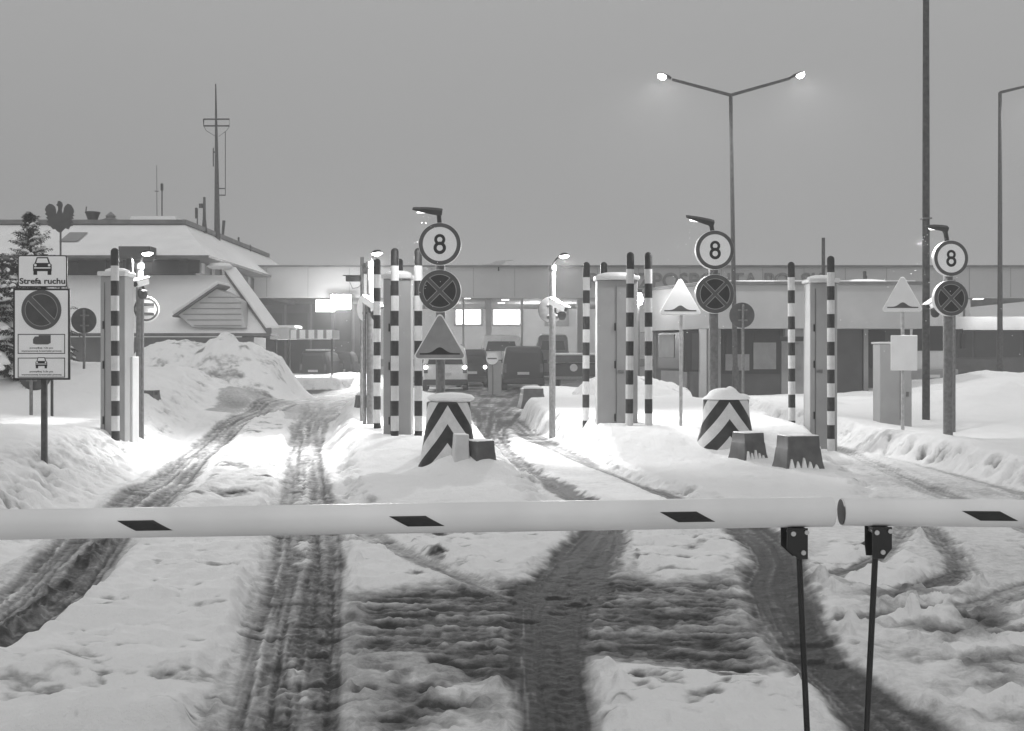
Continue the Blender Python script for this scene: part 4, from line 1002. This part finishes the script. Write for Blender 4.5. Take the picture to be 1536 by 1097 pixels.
# ------------------------------------------------------------------ masts and aerials on the left house
def mast(label, parts, name='antenna_mast', mt='rust'):
    t = thing(name, label, 'antenna', parts[0][1])
    o0 = Vector(t.location)
    for nm, *pp in parts:
        if nm == 'pole': MB().tube([p - o0 for p in pp[:-2]], [pp[-2], (pp[-2] + pp[-1]) / 2, pp[-1]][:len(pp) - 2] if len(pp) == 5 else [pp[-2], pp[-1]], 10).build('pole', mt, t)
        elif nm == 'box': 
            b = MB(); c, d_ = pp; b.box(c - o0, d_); b.build('fitting', 'dark_metal', t)
        else: MB().tube([p - o0 for p in pp[:-1]], pp[-1], 8).build(nm, mt, t)
    return t
d = 55.
mast('tallest antenna mast with a rectangular frame near its top, rising behind the left roof', [
    ('pole', P(326, 375, d), P(325, 250, d), P(323.5, 126, d), .16, .03),
    ('frame', P(305.5, 179, d), P(344, 179, d), P(344, 189, d), P(305.5, 189, d), P(305.5, 179, d), .04),
    ('whip', P(338, 198, d), P(338, 294, d), .02), ('stay', P(326, 283, d), P(338, 283, d), .03), ('stay', P(326, 293, d), P(338, 293, d), .03),
    ('wire', P(306, 190, d), P(309, 196, d), P(322, 204, d), .012), ('wire', P(344, 190, d), P(340, 196, d), P(328, 205, d), .012),
    ('rod', P(320, 222, d), P(320, 250, d), .03), ('stay', P(320, 228, d), P(325, 229, d), .04)])
mast('thin antenna with a thick tip standing on the flat roof', [('pole', P(243, 335, 51), P(243, 275, 51), .03, .03), ('box', P(243, 281, 51), (.1, .1, .3)), ('stay', P(236, 330, 51), P(250, 329, 51), .05)])
mast('hair thin antenna beside the thick tipped one', [('pole', P(235.5, 335, 51), P(235, 248, 51), .018, .01), ('stay', P(232, 287, 51), P(238, 287, 51), .02)])
mast('short lattice aerial with a round dish left of the tall mast', [('pole', P(306.5, 350, 53), P(306.5, 296, 53), .09, .06), ('leg', P(303, 350, 53), P(306, 322, 53), .04), ('leg', P(310, 350, 53), P(307, 322, 53), .04), ('box', P(301.5, 309, 53), (.16, .14, .2)), ('whip', P(296, 345, 53), P(296, 313, 53), .03), ('box', P(294.5, 320, 53), (.1, .1, .5))])
mast('slanted thick aerial right of the tall mast', [('pole', P(333, 366, 57), P(336, 331, 57), .06, .08)])
mast('stubby aerial on the receding roof edge, second right of the tall mast', [('pole', P(358, 376, 60), P(358, 356, 60), .05, .05)])
mast('faint thin aerial farthest along the receding roof edge', [('pole', P(375.5, 382, 62), P(375.5, 367, 62), .035, .03)])

# the eagle emblem on its pole
t = thing('eagle_emblem', 'dark spread winged eagle emblem on a pole above the left roof', 'emblem', P(89, 430, 43))
hl = [(490, 118), (508, 130), (513, 150), (505, 195), (512, 222), (522, 222), (527, 198), (531, 176), (544, 156), (563, 142), (584, 152), (600, 180), (608, 208), (597, 226), (611, 236), (592, 248), (606, 262), (586, 270), (597, 288), (603, 296), (590, 306), (598, 322), (576, 328), (562, 352), (536, 342), (524, 352), (505, 372), (488, 378),
      (470, 366), (455, 346), (438, 352), (420, 330), (396, 322), (404, 306), (386, 292), (402, 276), (382, 258), (397, 246), (373, 228), (386, 214), (373, 195), (382, 165), (410, 142), (432, 148), (450, 165), (457, 188), (459, 220), (470, 224), (482, 192), (482, 168), (466, 153), (478, 140), (476, 126)]
ex = [((x / 5.486) , 280 + y / 5.486) for x, y in hl]
MB().prism([(P(a, b, 43).x - t.location.x, P(a, b, 43).z - t.location.z) for a, b in ex], -.05, .05).build('eagle', 'emblem', t, smooth=False)
MB().cyl((0, .12, -4), (0, .12, 2.4), .035, n=10).build('pole', 'rust', t)

# ------------------------------------------------------------------ snow pile
def pile(name, label, sil, y0, y1, base, dirty, seed):
    xs = [p[0] for p in sil]; nx, ny = 240, 130
    gx = np.linspace(xs[0], xs[-1], nx); gy = np.linspace(y0, y1, ny)
    XX, YY = np.meshgrid(gx, gy); s_ = np.interp(XX, xs, [p[1] for p in sil])
    t_ = (YY - y0) / (y1 - y0); prof = np.clip(np.where(t_ < .62, sstep(0, .62, t_) ** .8, 1 - sstep(.62, 1.05, t_)), 0, 1)
    n1 = fbm(XX * .9, YY * .9, 5, seed); n2 = fbm(XX * 3, YY * 3, 4, seed + 3); rid = 1 - np.abs(fbm(XX * 1.3, YY * 1.0, 4, seed + 5)) * 4
    Zz = s_ * prof * (1 + n1 * .16) + (n2 * .13 + fbm(XX * 7, YY * 7, 3, seed + 12) * .09 + rid * .05 * n1) * np.minimum(1, s_ * prof) + base
    Zz[0, :] = -.1; Zz[-1, :] = -.1; Zz[:, 0] = -.1; Zz[:, -1] = -.1
    dm = np.clip(1.0 - dirty * sstep(-.05, .3, fbm(XX * 1.1, YY * 1.3, 5, seed + 9, .62) + .3 * sstep(.45, .05, t_) - .12) + n2 * .35 - np.clip(-n2 - .15, 0, 1) * 1.6, .4, 1.05)
    me = bpy.data.meshes.new(name); idx = np.arange(nx * ny).reshape(ny, nx)
    q = np.stack([idx[:-1, :-1], idx[:-1, 1:], idx[1:, 1:], idx[1:, :-1]], 2).reshape(-1, 4)
    me.from_pydata(np.stack([XX, YY, Zz], 2).reshape(-1, 3).tolist(), [], q.tolist()); me.update()
    me.polygons.foreach_set('use_smooth', [True] * len(q))
    a = me.attributes.new('snow_cover', 'FLOAT', 'POINT'); a.data.foreach_set('value', dm.ravel().astype(np.float32)); me.materials.append(M['ground'])
    o = bpy.data.objects.new(name, me); COL.objects.link(o); tag(o, label, 'snow pile'); return o
def sl(pts, d): return [(X(a, d), max(.0, Z(b, d))) for a, b in pts]
pile('snow_pile', 'large ploughed snow heap with grey dirty patches below the left roof', sl([(170, 570), (200, 525), (225, 514), (262, 513), (295, 517), (312, 508), (326, 497), (334, 499), (346, 512), (368, 512), (385, 522), (402, 531), (412, 538), (426, 560), (444, 588), (454, 603)], 38), 34.3, 42, 0, .62, 31)
pile('snow_pile', 'long low heap of snow in front of the dark cars at the left', sl([(425, 592), (440, 566), (470, 563), (520, 559), (560, 565), (600, 580), (615, 588)], 52), 50, 55, 0, .25, 37)
pile('snow_pile', 'white snow bank beside the wide grey column at the middle island', sl([(862, 592), (880, 575), (896, 566), (915, 562), (960, 563), (1000, 572), (1040, 584)], 31), 29.5, 34, 0, .1, 41)

# ------------------------------------------------------------------ vehicles (seen from behind)
def vehicle(name, label, cat, px0, px1, ptop, d, l, paint, style='mpv', rz=0., lit=False, snow=False, plate='plate', grp='vehicles waiting under the canopy'):
    x0, x1 = X(px0, d), X(px1, d); w = x1 - x0; h = Z(ptop, d)
    t = thing(name, label, cat, ((x0 + x1) / 2, d, 0), rz, grp)
    zb = .28
    if style == 'van': st = [(0, .96, 1.), (.06, 1., 1.), (l * .5, 1., 1.), (l * .74, 1., .98), (l * .88, .98, .62), (l, .9, .42)]; tum = .93
    elif style == 'sedan': st = [(0, .9, .62), (.1, .97, .66), (l * .16, 1., .7), (l * .3, 1., .98), (l * .52, 1., 1.), (l * .68, 1., .7), (l * .95, .95, .6), (l, .85, .45)]; tum = .78
    else: st = [(0, .93, .86), (.12, .98, .97), (l * .12, 1., 1.), (l * .5, 1., 1.), (l * .66, 1., .92), (l * .78, 1., .62), (l * .96, .95, .5), (l, .85, .4)]; tum = .84
    belt = .54
    m = MB(); n = 13; vs = []
    for y, fw, fh in st:
        W = w / 2 * fw; top = zb + (h - zb) * fh; bl = min(zb + (h - zb) * belt, top - .08)
        half = [(W * .88, zb), (W * .97, zb + .1), (W, zb + (bl - zb) * .55), (W * .985, bl), (W * (1 + tum) / 2, bl + (top - bl) * .55), (W * tum, bl + (top - bl) * .88), (W * tum * .88, top)]
        ring = [(a, b) for a, b in half] + [(-a, b) for a, b in half[::-1]]
        vs += [(a, y, b) for a, b in ring]
    k = 14
    fs = [list(range(k))[::-1], [(len(st) - 1) * k + i for i in range(k)]] + [(i * k + j, i * k + (j + 1) % k, (i + 1) * k + (j + 1) % k, (i + 1) * k + j) for i in range(len(st) - 1) for j in range(k)]
    m.add(vs, fs); m.build('body', paint, t, bevel=.09)
    zr = lambda f: zb + (h - zb) * f
    top = st[0][2]
    ww = w / 2 * .93
    rw = MB().prism([(-ww * .84, zr(belt * top + (.06 if style != 'van' else .1))), (ww * .84, zr(belt * top + (.06 if style != 'van' else .1))), (ww * .72, zr(top * (.93 if style != 'van' else .86))), (-ww * .72, zr(top * (.93 if style != 'van' else .86)))], -.018, .0); rwo = rw.build('rear_window', 'glass_dark', t)
    MB().box((.12, -.03, zr(belt * top + .13)), (.5, .012, .02), Matrix.Rotation(R(-8), 3, 'Y')).build('wiper', 'black_metal', rwo)
    if style == 'van': MB().box((0, -.004, zr(.5)), (.015, .02, (h - zb) * .8)).build('door_seam', 'black_metal', t)
    else:
        for s in (-1, 1): MB().box((s * w / 2 * tum * .84, l * .32, h + .025), (.04, l * .42, .04)).build('roof_rail', 'black_metal', t, bevel=.01)
        MB().box((0, -.02, zr(top * .955)), (w * .66, .1, .035)).build('spoiler', paint, t, bevel=.012)
    MB().box((0, -.05, zb + .14), (w * .97, .16, .24)).build('bumper', 'black_metal' if paint != 'car_white' else 'car_grey', t, bevel=.04)
    for s in (-1, 1):
        z0, z1 = (zr(.5 * top), zr(.76 * top)) if style != 'van' else (zr(.22), zr(.42))
        zc = (z0 + z1) / 2; hh = z1 - z0
        if style != 'van': zc -= hh * .55
        tl = MB().box((s * w * .43, -.012, zc), (w * .085, .06, hh)).build('tail_light', 'tail_off', t, bevel=.015)
        if lit: MB().lathe([(.001, -.02), (.07, -.015), (.09, .02), (.001, .02)], 14).build('lit_lamp', 'tail_on', tl, loc=(s * w * .43, -.05, zc + hh * .15)).rotation_euler = (R(90), 0, 0)
    MB().box((0, -.03, zr(.33 * top)), (.52, .03, .12)).build('licence_plate', plate, t)
    for s in (-1, 1):
        for yy in (l * .2, l * .8):
            wh = MB(); r = .33
            wh.tube([(s * (w / 2 - .2), yy, r), (s * (w / 2 + .01), yy, r)], r, 20)
            wo = wh.build('wheel', 'tyre', t)
            MB().tube([(s * (w / 2 + .005), yy, r), (s * (w / 2 + .02), yy, r)], r * .58, 16).build('rim', 'galv', wo)
        if style != 'sedan':
            MB().prism([(0, 0), (0, 0), (0, 0)], 0, 0) if False else None
        mr = MB().box((s * (w / 2 + .1), l * .66, zr(.58)), (.2, .1, .16)).build('wing_mirror', 'black_metal', t, bevel=.02)
        sw = MB(); ya, yb_ = l * .12, l * .62; tw = w / 2 * (1 + tum) / 2 + .004
        sw.box((s * (tw + w * .012), (ya + yb_) / 2, zr(.72) if style != 'sedan' else zr(.74)), (.02, yb_ - ya, (h - zb) * .2), Matrix.Rotation(s * -math.atan2(w / 2 * (1 - tum), (h - zb) * .42), 3, 'Y'))
        sw.build('side_window', 'glass_dark', t)
    if snow: MB().box((0, l * .36, h + .03), (w * .74, l * .5, .09)).build('roof_snow', 'snow', t, bevel=.035)
    return t
vehicle('parked_van', 'dark people carrier with pale licence plate in the middle lane', 'van', 753, 817, 519, 50, 4.9, 'car_dark', 'mpv')
vehicle('parked_car', 'silver off-road car with glowing tail lights behind the first crossed disc post', 'car', 634, 702, 518, 48, 4.5, 'car_silver', 'mpv', lit=True, rz=R(3))
vehicle('parked_car', 'dark estate car squeezed in right of the silver car', 'car', 684, 731, 524, 54, 4.5, 'car_dark', 'mpv', lit=True)
vehicle('parked_van', 'tall white van with its roof above the dark people carrier', 'van', 722, 782, 503, 60, 5.6, 'car_white', 'van')
vehicle('parked_van', 'tall grey van behind the lamp pole with the camera', 'van', 806, 853, 503, 68, 5.6, 'car_grey', 'van', snow=True)
vehicle('parked_car', 'dark people carrier with snow on its roof, left of the others by the awning', 'car', 448, 491, 526, 60, 4.6, 'car_dark', 'mpv', snow=True, rz=R(-4))
vehicle('parked_car', 'dark car with one glinting light behind the snowy roofed car', 'car', 492, 530, 528, 64, 4.3, 'car_dark', 'mpv', rz=R(2))
t = thing('flatbed_trailer', 'dark flatbed trailer with snow on its deck right of the camera pole', 'trailer', (X(868, 47), 47, 0), R(-6), 'vehicles waiting under the canopy')
MB().box((0, 2, .95), (2.0, 4.2, .55)).build('chassis', 'car_dark', t, bevel=.05)
MB().box((0, 2, 1.42), (2.2, 4.4, .28)).build('deck', 'wall_dark', t, bevel=.03)
MB().box((-.1, 2, 1.61), (2.15, 4.3, .1)).build('deck_snow', 'snow', t, bevel=.04)
for s in (-1, 1):
    MB().tube([(s * .95 - .13, .6, .42), (s * .95 + .13, .6, .42)], .42, 20).build('wheel', 'tyre', t)
    MB().box((s * .85, -.02, .95), (.16, .05, .12)).build('tail_light', 'tail_on' if s < 0 else 'tail_off', t)
MB().lathe([(.001, 0), (.16, 0), (.16, .02), (.001, .02)], 14).build('round_badge', 'plate', t, loc=(-.2, -.11, 1.05)).rotation_euler = (R(90), 0, 0)
MB().box((0, -.16, .62), (1.9, .14, .14)).build('bumper', 'galv', t, bevel=.02)
# truck cab on the right
t = thing('truck', 'pale truck cab with tall mirrors waiting behind the thick dark pole', 'truck', (X(1398, 46), 46, 0), R(16))
zc = Z(458, 46)
MB().prism([(-1.1, .55), (1.15, .55), (1.15, 2.0), (1.05, zc), (-1.0, zc), (-1.1, 2.0)], 0, 2.2).build('cab', 'wall_light', t, bevel=.08)
MB().prism([(-.95, 1.75), (1.0, 1.75), (.92, 2.75), (-.9, 2.75)], -.02, .0).build('windscreen', 'glass_dark', t)
MB().box((0, -.06, .75), (2.3, .2, .5)).build('bumper', 'wall_mid', t, bevel=.05)
mm = MB(); mm.box((1.38, -.1, 2.15), (.2, .12, .62)); mm.tube([(1.05, 0, 2.6), (1.38, -.1, 2.62), (1.38, -.1, 2.4)], .03, 8); mm.build('wing_mirror', 'black_metal', t, bevel=.02)
MB().box((0, -.17, .72), (.5, .02, .12)).build('licence_plate', 'plate', t)
for s in (-1, 1): MB().tube([(s * .95 - .15, .9, .5), (s * .95 + .15, .9, .5)], .5, 20).build('wheel', 'tyre', t)
MB().box((-.05, 5.2, 2.2), (2.4, 5.6, 3.2)).build('load_box', 'wall_mid', t, bevel=.04)
# info terminal with round sign between silver car and van
t = thing('lane_terminal', 'grey lane terminal with round bar sign between silver car and dark van', 'lane terminal', (X(742, 45), 45, 0))
kk = 45 / F
MB().box((0, .2, .65), (20 * kk, .35, 1.4)).build('terminal_box', 'cabinet', t, bevel=.03)
MB().cyl((-.08, 0, -.1), (-.08, 0, Z(530, 45)), .025, n=10).build('pole', 'galv', t)
sd = disc(0, .02, 9 * kk).build('sign_disc', 'sign_white', t, loc=(-.1, -.05, Z(538, 45)))
MB().box((0, -.004, .0), (14 * kk, .006, .05)).build('sign_bar', 'sign_ring', sd)
# flaring lamp beside the lone striped post
fl = thing('wall_lamp', 'glaring lamp on a bracket between the striped post and the angled booth wall', 'lamp', P(958, 449, 40))
MB().lathe([(.001, -.22), (.12, -.18), (.17, 0), (.1, .2), (.001, .24)], 18).build('lamp_lens', mat('flare_lens', .8, .4, emit=35), fl)
MB().cyl((0, .0, .22), (0, 0, .34), .14, n=14).build('lamp_cap', 'dark_metal', fl)
MB().cyl((0, .12, .3), (0, .12, -3.8), .05, n=10).build('lamp_post', 'galv', fl)
light('POINT', (0, -.25, -.1), 24, fl, .12)

# ------------------------------------------------------------------ snow laden spruce at the left edge
def spruce(label, base, height, rmax, seed):
    rnd = random.Random(seed); t = thing('spruce_tree', label, 'tree', base)
    MB().tube([(0, 0, -.3), (0, 0, height * .5), (0, 0, height)], [.11, .06, .01], 10).build('trunk', 'bark', t)
    m = MB(); sn = MB(); z = .2
    def tuft(c, dr_, L):
        for q in range(3):
            v = (dr_ + Vector((rnd.uniform(-.7, .7), rnd.uniform(-.7, .7), rnd.uniform(-.6, .35)))).normalized() * L * rnd.uniform(.6, 1.2)
            w_ = v.cross(Vector((rnd.uniform(-1, 1), rnd.uniform(-1, 1), 1))).normalized() * .012
            m.add([c - w_, c + w_, c + v], [(0, 1, 2)])
    while z < height - .05:
        f = 1 - z / height; nb = 3 + int(3 * f + rnd.random() * 2); ln = rmax * (f ** .85) + .05
        for b in range(nb):
            a = rnd.uniform(0, 6.283); L = ln * rnd.uniform(.55, 1.2); dr_ = Vector((math.cos(a), math.sin(a), 0)); side = Vector((-dr_.y, dr_.x, 0))
            p0 = Vector((0, 0, z + rnd.uniform(-.06, .06))); up = rnd.uniform(.3, .6) - .55 * f; dro = rnd.uniform(.35, .6) * f; bend = rnd.uniform(-.15, .15)
            pt = lambda q: p0 + dr_ * L * q + side * bend * L * q * q + Vector((0, 0, L * (up * q - dro * q * q)))
            ns = max(5, int(L / .055))
            for i in range(ns + 1):
                q = i / ns; c = pt(q); tuft(c, dr_, .09)
                wl = (.34 * L + .05) * (1 - q * .8) * min(1, .3 + q * 3)
                for sg in (-1, 1):
                    td = (side * sg + dr_ * .7 + Vector((0, 0, -.35))).normalized(); nt_ = max(1, int(wl / .06))
                    for k_ in range(1, nt_ + 1): tuft(c + td * wl * k_ / nt_ * rnd.uniform(.8, 1.1), td, .075)
            # snow lying along parts of the branch
            q = rnd.uniform(.1, .5)
            while q < .98 and L > .2:
                e_ = min(1., q + rnd.uniform(.1, .38)); nn = 7; vs = []; rw = (.24 * L + .045) * (1.15 - q) * rnd.uniform(.6, 1.2); k2 = 9
                for i in range(nn + 1):
                    u = i / nn; c = pt(q + (e_ - q) * u) + Vector((0, 0, .045)); r_ = rw * math.sin(math.pi * (.06 + .88 * u)) ** .6 * rnd.uniform(.75, 1.2)
                    for k_ in range(k2):
                        w_ = 2 * math.pi * k_ / k2; vs.append(c + side * math.cos(w_) * r_ + Vector((0, 0, math.sin(w_) * r_ * (.55 if math.sin(w_) > 0 else .2) - abs(math.cos(w_)) * r_ * .3 + rnd.uniform(-.01, .01))))
                fs = [list(range(k2))[::-1], [nn * k2 + k_ for k_ in range(k2)]] + [(i * k2 + k_, i * k2 + (k_ + 1) % k2, (i + 1) * k2 + (k_ + 1) % k2, (i + 1) * k2 + k_) for i in range(nn) for k_ in range(k2)]
                if rnd.random() < .5 + .45 * f: sn.add(vs, fs)
                q = e_ + rnd.uniform(.03, .25)
        z += rnd.uniform(.07, .13) * (.5 + .7 * f)
    m.build('crown', 'needles', t, smooth=False, fix=False); sn.build('snow_load', 'snow', t)
    return t
spruce('snow laden dark spruce behind the zone sign', (X(46, 27), 27, .3), Z(318, 27) - .3, 1.5, 3)
spruce('lower snow laden spruce cut by the left picture edge', (X(-12, 24), 24, .3), Z(372, 24) - .3, 1.6, 5)

# ------------------------------------------------------------------ snowflakes in the lamp beams
m = MB(); rnd = random.Random(5)
for px, py, d in ((640, 318, 15.9), (1040, 330, 17.3), (1400, 345, 18.9)):
    o_ = P(px, py, d); sc_ = d / 16
    for i in range(70):
        hgt = rnd.random() ** 1.3 * 1.9 * min(sc_, 1.6); a = rnd.uniform(0, 6.28); rr = (.1 + hgt * .9) * math.sqrt(rnd.random())
        c = o_ + Vector((math.cos(a) * rr - .08 * hgt, math.sin(a) * rr + .1, -hgt - .05)); r = rnd.uniform(.003, .0085) * sc_
        m.add([c + Vector(v) * r for v in ((1, 0, 0), (-1, 0, 0), (0, 1, 0), (0, -1, 0), (0, 0, 1), (0, 0, -1))], [(0, 2, 4), (2, 1, 4), (1, 3, 4), (3, 0, 4), (2, 0, 5), (1, 2, 5), (3, 1, 5), (0, 3, 5)])
o = m.build('falling_snow', 'snow', fix=False); tag(o, kind='stuff')

# ------------------------------------------------------------------ haze, sky, sun, camera
hz = MB().box((0, 0, 8.0), (1196, 1196, 18.4)).build('haze', 'snow', smooth=False); tag(hz, kind='stuff')
hm = bpy.data.materials.new('haze_air'); hm.use_nodes = True; nt = hm.node_tree; nt.nodes.clear()
ou = nt.nodes.new('ShaderNodeOutputMaterial'); v = nt.nodes.new('ShaderNodeVolumePrincipled')
v.inputs['Color'].default_value = (.93, .93, .93, 1); v.inputs['Density'].default_value = .0027; v.inputs['Anisotropy'].default_value = .25
nt.links.new(v.outputs[0], ou.inputs['Volume']); hz.data.materials.clear(); hz.data.materials.append(hm)

w = bpy.data.worlds.new('World'); sc.world = w; w.use_nodes = True
nt = w.node_tree; N = nt.nodes; L = nt.links; bg = N['Background']
sky = N.new('ShaderNodeTexSky'); sky.sky_type = 'NISHITA'; sky.sun_disc = False; sky.sun_elevation = R(42); sky.sun_rotation = R(200)
bw = N.new('ShaderNodeRGBToBW'); L.new(sky.outputs[0], bw.inputs[0])
tc = N.new('ShaderNodeTexCoord'); sp = N.new('ShaderNodeSeparateXYZ'); L.new(tc.outputs['Generated'], sp.inputs[0])
mx = N.new('ShaderNodeMath'); mx.operation = 'MAXIMUM'; mx.inputs[1].default_value = 0; L.new(sp.outputs['Z'], mx.inputs[0])
LZ = 6.75                                            # overcast: the zenith three times as bright as the horizon
oc = N.new('ShaderNodeMath'); oc.operation = 'MULTIPLY_ADD'; oc.inputs[1].default_value = LZ * 2 / 3; oc.inputs[2].default_value = LZ / 3; L.new(mx.outputs[0], oc.inputs[0])
ad = N.new('ShaderNodeMath'); ad.operation = 'MULTIPLY_ADD'; ad.inputs[1].default_value = .045; L.new(bw.outputs[0], ad.inputs[0]); L.new(oc.outputs[0], ad.inputs[2])
L.new(ad.outputs[0], bg.inputs[0]); bg.inputs[1].default_value = .1

sun = bpy.data.lights.new('sun', 'SUN'); sun.energy = .4; sun.angle = R(60); sun.color = (1, 1, 1)
so = bpy.data.objects.new('sun', sun); COL.objects.link(so); so.rotation_euler = Vector((.25, 1, -.9)).to_track_quat('-Z', 'Y').to_euler()

cam = bpy.data.cameras.new('camera'); co = bpy.data.objects.new('camera', cam); COL.objects.link(co)
co.location = (0, 0, H_CAM); co.rotation_euler = (R(90), 0, 0)
cam.sensor_width = 36; cam.lens = 36 * F / 1536; cam.shift_y = -(548.5 - HOR) / 1536; cam.clip_end = 2000; cam.clip_start = .1
sc.camera = co
sc.view_settings.view_transform = 'Standard'; sc.view_settings.look = 'None'; sc.view_settings.exposure = 0; sc.view_settings.gamma = 1
sc.render.engine = 'CYCLES'
sc.cycles.use_denoising = True
try: sc.cycles.denoiser = 'OPENIMAGEDENOISE'
except Exception: pass
sc.cycles.max_bounces = 6; sc.cycles.volume_bounces = 1; sc.cycles.diffuse_bounces = 3; sc.cycles.sample_clamp_indirect = 6
